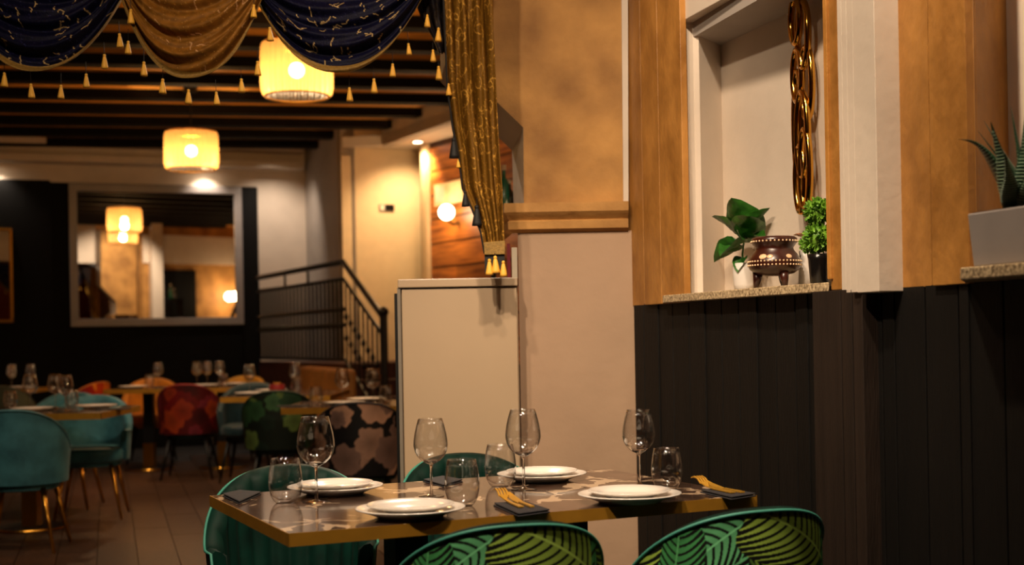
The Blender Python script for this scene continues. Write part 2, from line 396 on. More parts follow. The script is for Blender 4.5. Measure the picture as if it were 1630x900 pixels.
MB().hexa([p+Vector((0, -.012, 0)) for p in q], [p+Vector((.0, .2, 0)) for p in q]).build('white_bead', 'white_plaster', pier)
# --- niche wall: wainscot of separate boards
wr = struct(run('wall_right', 'black_wall', wall(1003, -.03), W0+WN*-.03+WD*8.6, 0, ZT-.01, .25, side=1))
def strip(name, mt, a_, b_, off, z0, z1, parent=wr, depth=.02, gap=.0026):
    p, q = wall(a_, off), wall(b_, off); d_ = (q-p).normalized(); p = p+d_*gap; q = q-d_*gap
    return MB().prism([p, q, q-WN*depth, p-WN*depth], z0, z1).build(name, mt, parent, bevel=.002)
cols = [1009, 1025, 1048, 1071, 1097, 1122, 1149, 1176, 1205, 1235, 1266, 1286, 1296]
for i, (a_, b_) in enumerate(zip(cols, cols[1:])): strip('wainscot_board', 'black_board', a_, b_, .0+(.004 if i % 3 == 1 else 0), 0, ZT-.002)
for a_, b_ in ((1293, 1339), (1339, 1357), (1357, 1374)): strip('pilaster_board', 'brown_board', a_, b_, .045, 0, ZT-.002, depth=.065)
cols = [1380, 1404, 1424, 1473, 1526, 1543, 1598, 1652, 1712, 1770]
for i, (a_, b_) in enumerate(zip(cols, cols[1:])): strip('wainscot_board', 'black_board', a_, b_, .0+(.004 if i % 3 == 1 else 0), 0, ZT-.002)
# --- niche wall above: jambs, niches
up = struct(run('wall_niche', 'white_plaster', wall(1003, -.28), W0+WN*-.28+WD*8.6, ZT, 3.45, .2, side=1))
TOP = 3.45
for a_, b_, o_, dp in ((1001, 1027, .0, .26), (1027, 1054, .02, .04), (1054, 1091, .022, .024)):
    strip('jamb_board', 'gold_wood', a_, b_, o_, ZT-.006, TOP, up, depth=dp, gap=.001)
strip('jamb_board', 'gold_wood', 1318, 1324, .028, ZT+.03, TOP, up, .05, .0005)
strip('jamb_board', 'gold_wood', 1324, 1341, .02, ZT, TOP, up, .12, .0005)
for a_, b_, o_ in ((1341, 1348, .03), (1348, 1356, .045), (1356, 1366, .06)): strip('pilaster_moulding', 'white_plaster', a_, b_, o_, ZT-.012, TOP, up, .2, 0)
strip('white_pilaster', 'white_plaster', 1366, 1400, .07, ZT-.014, TOP, up, .3, 0)
for a_, b_, o_ in ((1425, 1485, .0), (1485, 1545, .012)): strip('jamb_board', 'gold_wood', a_, b_, o_, ZT-.006, TOP, up, .03, .001)
# first niche: reveal facets, back, soffit, sill
def facet(name, mt, a_, b_, z0, z1, th=.02, parent=up):
    d_ = (b_-a_).normalized(); n2 = Vector((d_.y, -d_.x))
    if n2.dot(WN) > 0: n2 = -n2
    return MB().prism([a_, b_, b_+n2*th, a_+n2*th], z0, z1).build(name, mt, parent)
n0, n1_, n2_, n3_, n4_ = wall(1092, .0), wall(1112, -.045), wall(1150, -.2), wall(1281, -.2), wall(1352, -.13)
ZS = ZT+.022
facet('reveal', 'white_plaster', n0, n1_, ZS, 2.6); facet('reveal', 'white_plaster', n1_, n2_, ZS, 2.6)
facet('niche_back', 'white_plaster', n2_, n3_, ZS, 2.6); facet('reveal', 'white_plaster', n3_, n4_, ZS, 2.6)
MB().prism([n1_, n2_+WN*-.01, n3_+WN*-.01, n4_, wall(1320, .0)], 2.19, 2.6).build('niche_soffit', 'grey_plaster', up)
strip('lintel', 'white_plaster', 1092, 1330, .0, 2.24, TOP, up, .06, 0)
MB().prism([wall(1056, .045), wall(1244, .05), wall(1321, .035), wall(1321, -.1), n3_, n2_, wall(1094, -.05), wall(1056, .018)], ZT-.004, ZS).build('niche_sill', 'sill_stone', up, bevel=.003)
# second niche
s0, s1 = wall(1545, .0), wall(1601, -.17)
facet('reveal', 'gold_wood', s0, s1, ZT, TOP); facet('niche_back', 'white_plaster', s1, s1+WD*1.1, ZT, TOP)
SHZ = 1.308
strip('jamb_board', 'gold_wood', 1780, 1900, .02, ZT, TOP, up, .25, .001)
MB().prism([wall(1530, .12), wall(1530, .12)+WD*.9, wall(1530, -.17)+WD*.9, wall(1545, -.17)], SHZ-.028, SHZ).build('niche_shelf', 'sill_stone', up, bevel=.004)
# --- header above the draped opening, unseen shell behind the camera (seen in the mirror)
hd = struct(MB().box(-8, P(712, 50, 4.75).x, 4.80, 4.98, 2.62, 3.45).build('wall_header', 'white_plaster'))
struct(MB().box(-8, 4.5, -3.35, -3.2, 0, 3.45).build('wall_front', 'orange_wall'))
struct(MB().box(-8.15, -8, -3.2, 17.5, 0, 3.45).build('wall_left', 'white_plaster'))
pt = struct(MB().box(xR, 3.9, 5.28, 5.42, 0, 3.45).build('wall_partition', 'gold_plaster'))
MB().box(.75, 1.55, 5.42, 5.45, 0, 2.5).build('door_panel', 'black_wall', pt)
MB().box(xR, 3.9, 5.42, 5.47, 2.62, 3.15).build('plaster_band', 'white_plaster', pt)
# ================================================================== THINGS
# ------------------------------------------------------------------ print painting helpers (colour of the cloth itself)
def frond(C, X, Y, o, ang, ln, wd_, col, n=11, fill=.72, bend=0.0, fwd=.8, shape=1.0):
    ca, sa = math.cos(ang), math.sin(ang)
    a = ((X-o[0])*ca+(Y-o[1])*sa)/ln; b = (-(X-o[0])*sa+(Y-o[1])*ca)/ln
    b = b-bend*a*a
    ab_ = np.abs(b); root = a-.32*ab_-1.15*ab_*ab_/max(wd_, .05)
    w_ = wd_*np.clip(1-root, 0, 1)**.55*np.clip(root+.25, 0, 1)**.25*shape
    inside = (root > -.18) & (root < .98) & (ab_ < w_)
    ph = (root+.18)*n
    fr_ = ph-np.floor(ph); taper = fill*(1-.7*(ab_/np.maximum(w_, 1e-4))**2.5)
    leaf = inside & (fr_ < taper)
    dark = inside & ~leaf
    C[dark] = (.006, .007, .006)
    sh = .95+.6*(ab_/np.maximum(w_, 1e-4))
    for k_ in range(3): C[..., k_][leaf] = np.clip(col[k_]*sh[leaf], 0, 1)
    rib = (ab_ < .012) & (a > -.25) & (a < .98)
    for k_ in range(3): C[..., k_][rib] = np.clip(col[k_]*1.5+.03, 0, 1)
def blotches(C, X, Y, palette, n, rmin, rmax, seed, xr, yr):
    g_ = np.random.default_rng(seed)
    for i in range(n):
        cx_, cy_ = g_.uniform(*xr), g_.uniform(*yr); r_ = g_.uniform(rmin, rmax); c_ = palette[g_.integers(len(palette))]
        th = np.arctan2(Y-cy_, X-cx_); rr = np.hypot(X-cx_, Y-cy_); ph = g_.uniform(0, 6)
        lim = r_*(1+.11*np.sin(5*th+ph)+.06*np.sin(9*th))
        m_ = rr < lim; sh = .65+.55*(rr/np.maximum(lim, 1e-4))
        for k_ in range(3): C[..., k_][m_] = (c_[k_]*sh)[m_]
# ------------------------------------------------------------------ chairs: barrel shell on four splayed legs
TH = math.radians(112)
def ztop(t):
    a = abs(t)/TH; return max(.80-.40*a*a*(1.15 if a > .5 else 1)*1.0, .57) if False else .575+.225*(1-min(1, (a/.82))**2.3) if a < .82 else .575
def shell_pt(t, z, off=0):
    f = .93+.07*min(1, (z-.38)/.22) if z < .60 else 1
    a, b = (.268+off)*f, (.262+off)*f
    return (a*math.sin(t), -b*math.cos(t)+.0, z)
ZB = .385
def make_chair(name, label, cat, outer, inner, legm, piping, nr=14, nc=56, paint=None, channels=True, group=None):
    root = thing(name, label, cat, group=group)
    ts = np.linspace(-TH, TH, nc)
    A = np.zeros((nr, nc, 3))
    for j, t in enumerate(ts):
        zt = ztop(t)
        for i in range(nr):
            A[i, j] = shell_pt(t, ZB+(zt-ZB)*i/(nr-1))
    cols_ = None
    if paint is not None:
        X = np.broadcast_to((ts*.265)[None, :], (nr, nc)).copy(); Y = A[..., 2]
        C = np.zeros((nr, nc, 3)); C[:] = (.012, .008, .010); paint(C, X, Y); cols_ = C.reshape(-1, 3)
    MB().grid(A).build('outer_shell', 'print_fabric' if paint is not None else outer, root, smooth=True, cols=cols_)
    # inner padding with vertical channels
    nci, nri = (121, 12)
    B = np.zeros((nri+3, nci, 3))
    for j, t in enumerate(np.linspace(-TH, TH, nci)):
        zt = ztop(t); bul = .012*abs(math.sin(t/(2*TH)*PI*14)) if channels else 0
        B[0, j] = shell_pt(t, zt, 0); B[1, j] = shell_pt(t, zt+.012, -.014); B[2, j] = shell_pt(t, zt+.006, -.034)
        for i in range(nri):
            B[i+3, j] = shell_pt(t, zt-(zt-ZB)*(i+.6)/nri, -.046-bul)
    for j in (0, nci-1): B[:, j] = B[:, j]
    k = MB().grid(B)
    for j, sgn in ((0, 1), (nci-1, -1)):                      # close the arm ends
        n0_ = len(k.v); kk = [tuple(p) for p in B[:, j]]+[shell_pt(-TH if j == 0 else TH, ZB)]
        k.add(kk, [tuple(range(len(kk)))])
    k.build('inner_padding', inner, root, smooth=True)
    pts = [shell_pt(t, ztop(t)+.004, .001) for t in np.linspace(-TH, TH, 60)]
    pts = [shell_pt(-TH, ZB, .001)]+pts+[shell_pt(TH, ZB, .001)]
    MB().tube(pts, .0045, 6).build('piping', piping, root, smooth=True)
    # seat cushion
    k = MB(); rings = [(.80, .372), (.96, .380), (1.0, .40), (1.0, .445), (.96, .465), (.80, .474), (.0001, .476)]
    n_ = 40; vs = []
    for s_, z_ in rings:
        for q_ in range(n_):
            t = 2*PI*q_/n_; x_, y_ = math.sin(t), -math.cos(t)
            ex = .225*s_*math.copysign(abs(x_)**.8, x_); ey = (.235 if y_ > 0 else .21)*s_*math.copysign(abs(y_)**.8, y_)
            vs.append((ex, ey+.015, z_))
    fs = [(r_*n_+q_, r_*n_+(q_+1) % n_, (r_+1)*n_+(q_+1) % n_, (r_+1)*n_+q_) for r_ in range(len(rings)-1) for q_ in range(n_)]+[tuple(range(n_))[::-1]]
    k.add(vs, fs); k.build('seat', inner, root, smooth=True)
    MB().lathe([(.19, .345), (.20, .35), (.20, .386), (.19, .39)], 24).build('seat_frame', outer if paint is None else 'dark_piping', root)
    for sx, sy in ((1, 1), (-1, 1), (1, -1), (-1, -1)):
        MB().tube([(sx*.145, sy*.14, .36), (sx*.215, sy*.205, .0)], [.016, .009], 10).build('leg', legm, root, smooth=True)
    return root
def palm(C, X, Y):
    G1 = hexc('5fae78'); G2 = hexc('8fae48'); G3 = hexc('46662a'); G4 = hexc('245c38'); G5 = hexc('3f8a50'); G6 = hexc('6c8a34'); G7 = hexc('14402a')
    r = math.radians
    L_ = [((-.30, .50), r(70), .26, .34, G4), ((.30, .47), r(100), .26, .34, G4), ((.0, .44), r(80), .26, .4, G3), ((-.17, .44), r(110), .22, .4, G7), ((.16, .43), r(70), .24, .4, G7),
          ((.07, .62), r(-115), .26, .42, G3), ((-.06, .60), r(-70), .22, .38, G5), ((.24, .70), r(-100), .26, .34, G5), ((-.26, .70), r(-80), .26, .34, G5),
          ((-.155, .60), r(58), .21, .30, G1), ((.17, .60), r(105), .20, .36, G4),
          ((-.03, .795), r(-150), .19, .40, G1), ((.02, .655), r(78), .17, .58, G6), ((.175, .70), r(146), .21, .62, G2), ((-.235, .62), r(75), .16, .5, G5),
          ((.30, .66), r(-60), .2, .4, G1), ((-.38, .60), r(60), .2, .4, G2), ((.40, .58), r(120), .2, .4, G6), ((-.40, .44), r(40), .2, .5, G3), ((.42, .42), r(140), .2, .5, G5)]
    L_ = [(o_, an, ln*1.12, w_*1.05, c_) for o_, an, ln, w_, c_ in L_]
    for o_, an, ln, w_, c_ in L_: frond(C, X, Y, o_, an, ln, w_, c_, n=9, bend=.12, fill=.68)
TBL_A = math.radians(25)
palm_lbl = 'palm leaf printed tub chair seen from behind, '
ch0 = make_chair('tub_chair', palm_lbl+'left of the pair', 'chair', 'green_velvet', 'green_velvet', 'brass', 'teal_piping', nr=250, nc=640, paint=palm, group='tub chairs at the near table')
def place(o_, x, y, rz): o_.location = (x, y, 0); o_.rotation_euler = (0, 0, rz); return o_
place(ch0, P(779, 820, 3.0).x, 3.05, math.radians(16)); ch0.scale = (.96,)*3
dup(ch0, (P(1136, 820, 3.2).x, 3.20, 0), math.radians(20), palm_lbl+'right of the pair, by the wainscot', scale=.96)
ch3 = dup(ch0, (P(463, 740, 3.97).x, 3.97, 0), math.radians(180+12), 'green velvet channel-tufted tub chair behind the left end of the near table', scale=.96)
ch4 = dup(ch0, (P(762, 720, 4.24).x, 4.26, 0), math.radians(180+18), 'green velvet channel-tufted tub chair in front of the white cabinet', scale=.96)
# ------------------------------------------------------------------ the near table
TC = Vector((-.106, 3.53)); TL, TW = 1.245, .81
def solve_table():
    c_, s_ = math.cos(TBL_A), math.sin(TBL_A); return Vector((c_, s_)), Vector((-s_, c_))
TU, TV = solve_table()
TH_ = .75
t = thing('dining_table', 'near dining table with dark veined marble top and brass edge', 'table', (TC.x, TC.y, 0), TBL_A)
MB().box(-TL/2+.002, TL/2-.002, -TW/2+.002, TW/2-.002, TH_-.026, TH_).build('tabletop', 'marble', t)
for x0, x1, y0, y1 in ((-TL/2, TL/2, -TW/2, -TW/2+.0018), (-TL/2, TL/2, TW/2-.0018, TW/2), (-TL/2, -TL/2+.0018, -TW/2, TW/2), (TL/2-.0018, TL/2, -TW/2, TW/2)):
    MB().box(x0, x1, y0, y1, TH_-.030, TH_-.0004).build('brass_edge', 'brass_edge', t)
for sx in (-.20, .27):
    cl = MB().box(sx-.045, sx+.045, -.045, .045, .02, TH_-.03).build('pedestal_column', 'black_metal', t)
    MB().box(sx-.047, sx+.047, -.047, .047, .02, .22).build('brass_sleeve', 'brass', cl)
    MB().box(sx-.12, sx+.12, -.25, .25, 0, .02).build('base_plate', 'black_metal', t)
# ------------------------------------------------------------------ tableware
WG = [(.004, .0058), (.0042, .030), (.0038, .06), (.0042, .088)]
def make_wine(name, label, group, glass='glass', n=40):
    r = thing(name, label, 'wine glass', group=group)
    MB().lathe([(.0001, 0), (.036, 0), (.037, .0012), (.030, .0022), (.012, .0045), (.0045, .009), (.0001, .009)], n).build('foot', glass, r, smooth=True)
    MB().lathe([(.0046, .008), (.004, .02), (.0036, .05), (.0038, .08), (.0055, .0925), (.013, .0958), (.0255, .1028), (.024, .1045), (.012, .1), (.0001, .0985)], 20, cap=False).build('stem', 'solid_glass' if glass == 'glass' else glass, r, smooth=True)
    prof = [(.005, .0935), (.014, .0965), (.027, .104), (.038, .115), (.0455, .129), (.0495, .146), (.0488, .162), (.0458, .182), (.0405, .204), (.035, .224)]
    pr = prof+[(a-.0011, b) for a, b in prof[::-1]]
    MB().lathe(pr, n, cap=False).build('bowl', glass, r, smooth=True)
    return r
def make_tumbler(name, label, group, glass='glass', n=40):
    r = thing(name, label, 'tumbler', group=group)
    prof = [(.0001, .0), (.024, .0), (.031, .006), (.039, .02), (.0435, .04), (.0445, .055), (.043, .075), (.040, .096), (.036, .116)]
    pr = prof+[(a-.0013, b) for a, b in prof[::-1][:-3]]+[(.022, .010), (.0001, .009)]
    MB().lathe(pr, n, cap=False).build('glass_wall', glass, r, smooth=True)
    MB().tube([(.0354*math.cos(q), .0354*math.sin(q), .1163) for q in np.linspace(0, 2*PI, 48, endpoint=False)], .0009, 6, closed=True).build('rim', glass, r, smooth=True)
    return r
def plate_prof(r, h): return [(.0001, .0), (r*.58, 0), (r*.62, .003), (r*.80, h*.55), (r, h-.0015), (r, h+.001), (r*.97, h+.0015), (r*.80, h*.62+.003), (r*.68, h*.45+.002), (r*.62, .006), (.0001, .006)]
wg0 = make_wine('wine_glass', 'wine glass next to the tumbler at the table\'s left corner', 'wine glasses on the near table')
wg0.location = PZ(504, 800, TH_)
g_ = 'wine glasses on the near table'
def on(px, py): return PZ(px, py, TH_)
dup(wg0, on(687, 791), 0, 'wine glass rising behind the plate nearest the camera', scale=.93)
dup(wg0, on(834, 780), 0, 'wine glass in front of the plate near the white pier', scale=.99)
dup(wg0, on(1018, 772), 0, 'wine glass standing where the white pier meets the black wainscot', scale=.94)
tm0 = make_tumbler('tumbler', 'tumbler on the left end of the near table beside a napkin', 'tumblers on the near table'); tm0.location = on(455, 801)
dup(tm0, on(736, 806), 0, 'tumbler right of the plate nearest the camera')
dup(tm0, on(797, 775), 0, 'tumbler left of the plate near the white pier', scale=1.02)
dup(tm0, on(1062, 779), 0, 'tumbler in front of the black wainscot, right of a plate', scale=.96)
pl_o = MB().lathe(plate_prof(.131, .022), 64, cap=False).build('dinner_plate', 'porcelain', smooth=True)
pl_i = MB().lathe(plate_prof(.104, .018), 64, cap=False).build('starter_plate', 'porcelain', smooth=True)
for i, (px, d_, lb) in enumerate(((653, 3.14, 'nearest the camera'), (534, 3.63, 'at the left back seat'), (863, 3.86, 'in front of the white pier'), (1002, 3.34, 'at the right near the wainscot'))):
    x_ = P(px, 790, d_).x
    for src, z_, l2, gr in ((pl_o, TH_, 'large white dinner plate ', 'dinner plates on the near table'), (pl_i, TH_+.0125, 'smaller white plate stacked on the dinner plate ', 'starter plates on the near table')):
        o_ = src if i == 0 else src.copy()
        if i: COL.objects.link(o_)
        o_.location = (x_, d_, z_); tag(o_, l2+lb, 'plate', gr)
NAPQ = [([(353.5, 791), (381, 785), (416, 788), (381, 804)], 'charcoal napkin at the left corner of the near table'),
        ([(785, 806), (838, 804), (876, 817), (825, 824)], 'charcoal napkin on the front edge holding gold cutlery'),
        ([(1114, 785), (1148, 782), (1204, 791), (1165, 797)], 'charcoal napkin at the right end of the near table'),
        ([(673, 768), (705, 762), (737, 768), (706, 777)], 'charcoal napkin at the back edge behind the glasses')]
def bev_quad(q, z0, z1): return [Vector((p.x, p.y, z0)) for p in q], [Vector((p.x, p.y, z1)) for p in q]
naps = []
for q_, lb in NAPQ:
    q = [on(*p) for p in q_]; c_ = sum(q, Vector())/4; q = [p-c_ for p in q]
    t = thing('napkin', lb, 'napkin', c_, 0, 'napkins on the near table')
    a_, b_ = bev_quad(q, 0, .0035); MB().hexa(a_, b_).build('lower_fold', 'napkin', t, bevel=.0015)
    q2 = [q[0]*.96, q[1]*.96, q[2]*.985, q[3]*.985]; a_, b_ = bev_quad(q2, .0055, .0095); MB().hexa(a_, b_).build('upper_fold', 'napkin', t, bevel=.0018)
    naps.append((c_, q))
def strip_solid(pts, wid, th):                            # flat bar following pts, widths wid
    k = MB(); A = []
    for i, p in enumerate(pts):
        p = Vector(p); d_ = Vector(pts[min(i+1, len(pts)-1)])-Vector(pts[max(i-1, 0)]); s_ = Vector((-d_.y, d_.x, 0)).normalized()*wid[i]/2
        A.append([p-s_, p+s_, p+s_+Vector((0, 0, th)), p-s_+Vector((0, 0, th)), p-s_])
    k.grid(A); n_ = len(pts)
    k.f.append((0, 1, 2, 3)); k.f.append(tuple((n_-1)*5+i for i in (3, 2, 1, 0))); return k
def fork(loc, rz, label):
    t = thing('gold_fork', label, 'fork', loc, rz, 'gold forks on the napkins'); t.scale = (1, 1.35, 1.5)
    strip_solid([(-.085, 0, .004), (-.05, 0, .004), (.0, 0, .004), (.04, 0, .006), (.058, 0, .012)], [.011, .010, .007, .006, .018], .002).build('handle', 'gold_bright', t)
    for k_ in range(4):
        y_ = -.0085+k_*.00567
        strip_solid([(.056, y_, .011), (.070, y_, .018), (.088, y_, .021), (.104, y_, .018)], [.004, .0032, .003, .0014], .002).build('tine', 'gold_bright', t)
def spoon(loc, rz, label):
    t = thing('gold_knife', label, 'knife', loc, rz, 'gold knives on the napkins'); t.scale = (1, 1.3, 1.3)
    strip_solid([(-.09, 0, .004), (-.03, 0, .004), (.0, 0, .004)], [.009, .008, .009], .003).build('handle', 'gold_bright', t)
    strip_solid([(.0, 0, .004), (.03, .001, .006), (.07, .002, .010), (.095, .003, .016)], [.013, .017, .017, .010], .0014).build('blade', 'gold_bright', t)
for (c_, q), sd, lb in zip(naps[1:3], (0, 0), ('front edge napkin', 'right end napkin')):
    dr = (q[0]+q[1]-q[2]-q[3]).normalized(); rz = math.atan2(dr.y, dr.x); L2 = (q[0]+q[1]-q[2]-q[3]).length/4
    sd_ = Vector((-dr.y, dr.x, 0))
    ex = dr*(L2-.045) if sd == 0 else dr*(-L2+.045)
    fork(c_+ex+sd_*.012+Vector((0, 0, .0095-.004)), rz if sd == 0 else rz+PI, 'gold fork on the '+lb)
    spoon(c_+ex-sd_*.014+Vector((0, 0, .0095-.004)), rz if sd == 0 else rz+PI, 'gold knife beside the fork on the '+lb)
# ------------------------------------------------------------------ white cabinet
dc = 4.80
x0, x1 = P(628, 520, dc).x, P(825, 520, dc).x
zc = P(720, 444, dc).z
cb = thing('cabinet', 'tall narrow white cabinet standing beside the white pier', 'cabinet', ((x0+x1)/2, dc, 0))
hw = (x1-x0)/2
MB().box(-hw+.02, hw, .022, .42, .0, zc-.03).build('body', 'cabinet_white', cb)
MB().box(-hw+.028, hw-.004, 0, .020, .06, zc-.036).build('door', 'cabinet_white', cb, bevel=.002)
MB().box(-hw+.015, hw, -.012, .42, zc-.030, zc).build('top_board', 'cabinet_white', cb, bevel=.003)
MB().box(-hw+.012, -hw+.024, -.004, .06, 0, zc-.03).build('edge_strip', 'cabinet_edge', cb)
MB().box(-hw, -hw+.010, .01, .42, 0, zc-.05).build('side_panel', 'black_metal', cb)
MB().box(-hw+.03, hw-.004, .03, .06, 0, .055).build('plinth', 'black_metal', cb)
o_ = MB().box(-.010, .010, -.05, .05, 0, .115); o_ = tag(o_.build('menu_folder', 'paper', loc=(P(821, 440, 4.93).x-.004, 4.93, zc)), 'white menu folder standing on the cabinet against the pier', 'folder')
o_ = tag(MB().box(-.006, .006, -.05, .05, 0, .13).build('menu_folder', 'red_paper', loc=(P(813, 440, 4.93).x-.006, 4.93, zc)), 'red menu folder standing on the cabinet', 'folder')
# ------------------------------------------------------------------ pendant lamps
def pendant(px, yt, yb, wpx, d_, label):
    c_ = P(px, yb, d_); r = wpx/2*S(d_); h_ = (yb-yt)*S(d_)
    t = thing('pendant_lamp', label, 'pendant lamp', (c_.x, d_, c_.z), 0, 'ribbed pendant lamps')
    n_ = 144; A = []
    for z_, f in ((0, .90), (.02, .96), (.06, 1), (h_*.5, 1), (h_-.03, .98), (h_, .95)):
        A.append([(r*f*(1+.035*math.cos(30*2*PI*i/n_))*math.cos(2*PI*i/n_), r*f*(1+.035*math.cos(30*2*PI*i/n_))*math.sin(2*PI*i/n_), z_) for i in range(n_)])
    MB().grid(A, wrap=True).build('lamp_shade', 'lamp_shade', t, smooth=True)
    for z_, f in ((0, .90), (h_, .95)):
        MB().tube([(r*f*math.cos(q), r*f*math.sin(q), z_) for q in np.linspace(0, 2*PI, 48, endpoint=False)], .006, 6, closed=True).build('ring', 'brass', t)
    MB().sphere((0, 0, h_*.5), .05).build('bulb', 'bulb', t, smooth=True)
    MB().lathe([(.02, h_*.5+.045), (.025, h_*.5+.1), (.012, h_*.5+.12)], 12).build('socket', 'black_metal', t)
    MB().tube([(0, 0, h_*.5+.1), (0, 0, 3.366-c_.z)], .006, 6).build('cord', 'black_metal', t)
    for q in (0, 2*PI/3, 4*PI/3): MB().tube([(0, 0, h_+.05), (r*.95*math.cos(q), r*.95*math.sin(q), h_)], .003, 6).build('spoke', 'black_metal', t)
    MB().lathe([(.06, 3.32-c_.z), (.06, 3.366-c_.z)], 20).build('ceiling_rose', 'black_metal', t)
    point((c_.x, d_, c_.z+h_*.5-.075), 60, .05)
pendant(305, 211, 270, 83, 11.4, 'glowing ribbed pendant lamp above the wall mirror')
pendant(473, 70, 154, 112, 8.44, 'larger glowing ribbed pendant lamp partly behind the blue swag')
# ------------------------------------------------------------------ recessed spots
def downlight(px, py, p, z_, label, power, tgt, ang=95, col=(1, .72, .45)):
    t = thing('recessed_spotlight', label, 'spotlight', (p[0], p[1], z_))
    MB().lathe([(.05, -.012), (.062, -.012), (.062, 0), (.05, 0)], 20, cap=False).build('trim_ring', 'steel', t)
    MB().lathe([(.0001, -.006), (.05, -.006)], 20, cap=False).build('lens', 'bulb_small', t)
    spot((p[0], p[1], z_-.03), tgt, power, ang, .8, .03, col)
b_ = back(332, .17); c_ = back(332, .0); downlight(332, 272, b_-V*.0, 3.108, 'lit recessed spotlight in the cornice over the wall mirror', 30, (c_.x, c_.y, 2.2), 110, (1, .8, .62))
b_ = back(-6, .2); c_ = back(-6, 0); downlight(0, 260, b_, 3.108, 'lit recessed spotlight in the cornice at the far left', 30, (c_.x, c_.y, 2.2), 110, (1, .8, .62))
q = P(665, 232, 13.35); downlight(665, 232, (q.x, q.y), 3.148, 'lit recessed spotlight in the corridor ceiling', 85, (-1.05, 13.9, 1.6), 120, (1, .66, .34))
q = back(440, .5); spot((q.x+.05, q.y-.25, 3.28), (q.x-.1, q.y+.6, 1.5), 60, 95, .8, .05, (1, .8, .62))
# ------------------------------------------------------------------ mirrors
def mirror(pxa, pxb, z0, z1, fw, fm, off, label):
    a_, b_ = back(pxa, off), back(pxb, off); L_ = (b_-a_).length
    t = thing('wall_mirror', label, 'mirror', (a_.x, a_.y, z0), A21)
    h_ = z1-z0
    MB().box(fw*.8, L_-fw*.8, -.012, -.004, fw*.8, h_-fw*.8).build('mirror_pane', 'mirror_glass', t)
    for x0_, x1_, z0_, z1_ in ((0, L_, 0, fw), (0, L_, h_-fw, h_), (0, fw, fw, h_-fw), (L_-fw, L_, fw, h_-fw)):
        MB().box(x0_, x1_, -.04, 0, z0_, z1_).build('frame', fm, t, bevel=.006)
mirror(113, 388, P(250, 519, 14.7).z, P(250, 296, 14.7).z, .085, 'silver_frame', .052, 'large wall mirror in a pale silver frame on the black wall')
mirror(-90, 22, P(10, 514, 14.05).z, P(10, 364, 14.05).z, .03, 'brass', .112, 'narrow brass-framed mirror cut off by the left edge')
# sign
t = thing('door_sign', 'small two-tone sign on the cream corridor wall', 'sign', (sp.x-U.x*.08-V.x*.004, sp.y-U.y*.08-V.y*.004, 2), A21)
zz = P(619, 331, sp.y).z; t.location.z = zz-.035
MB().box(0, .16, -.012, 0, 0, .07).build('sign_plate', 'silver_frame', t); MB().box(.06, .158, -.015, -.012, .002, .068).build('brown_panel', 'dark_beam', t); MB().box(.01, .05, -.014, -.012, .012, .058).build('white_panel', 'paper', t)
# picture and globe lamp on the wood wall
def onwood(px):
    u = (px-815)/F; tq = (u*wA.y-wA.x)/(wd.x-u*wd.y); return wA+wd*tq
a_, b_ = onwood(701)+wn*.03, onwood(747)+wn*.03
t = thing('wall_picture', 'pale framed picture on the wood-clad wall', 'picture', (a_.x, a_.y, P(715, 329, a_.y).z), math.atan2((b_-a_).y, (b_-a_).x))
lw_, hh_ = (b_-a_).length, (330-296)*S(a_.y)
MB().box(0, lw_, -.012, 0, 0, hh_).build('print', 'picture', t); MB().box(.03, .03+lw_*.3, -.014, -.012, .03, hh_-.03).build('white_mount', 'paper', t)
c_ = onwood(737)+wn*.16; zl = P(712, 338, c_.y).z
t = thing('globe_wall_lamp', 'round glowing globe lamp on the wood-clad wall', 'wall lamp', (c_.x, c_.y, zl))
MB().sphere((0, 0, 0), .078).build('globe', 'globe', t, smooth=True)
MB().tube([(0, 0, -.075), (-wn.x*.08, -wn.y*.08, -.12), (-wn.x*.13, -wn.y*.13, -.1)], .012, 8).build('arm', 'black_metal', t)
point((c_.x+wn.x*.1, c_.y+wn.y*.1, zl-.0), 22, .07)
# bottles on a little shelf seen through the opening right of the curtain
sx_ = P(806, 330, 7.5)
t = thing('bottle_shelf', 'dark shelf seen through the opening beside the curtain', 'shelf', (sx_.x, 7.5, 0))
zs_ = P(806, 334, 7.5).z
MB().box(-.10, .16, -.1, .1, zs_-.03, zs_).build('shelf_board', 'black_metal', t)
for xx in (-.08, .14): MB().box(xx-.015, xx+.015, -.08, .08, 0, zs_-.03).build('post', 'black_metal', t)
for px, mm, hb, lb in ((803, 'bottle_green', .25, 'green bottle on the shelf behind the curtain'), (811, 'bottle_dark', .17, 'dark bottle on the shelf behind the curtain')):
    p_ = P(px, 334, 7.5)
    b0 = thing('bottle', lb, 'bottle', (p_.x, 7.5+(.03 if px > 805 else -.03), zs_))
    MB().lathe([(.0001, 0), (.028, 0), (.03, .01), (.03, hb*.55), (.012, hb*.72), (.011, hb*.9)], 20, cap=False).build('body', mm, b0, smooth=True)
    MB().lathe([(.013, hb*.88), (.013, hb), (.0001, hb)], 16, cap=False).build('cap', 'paper', b0)
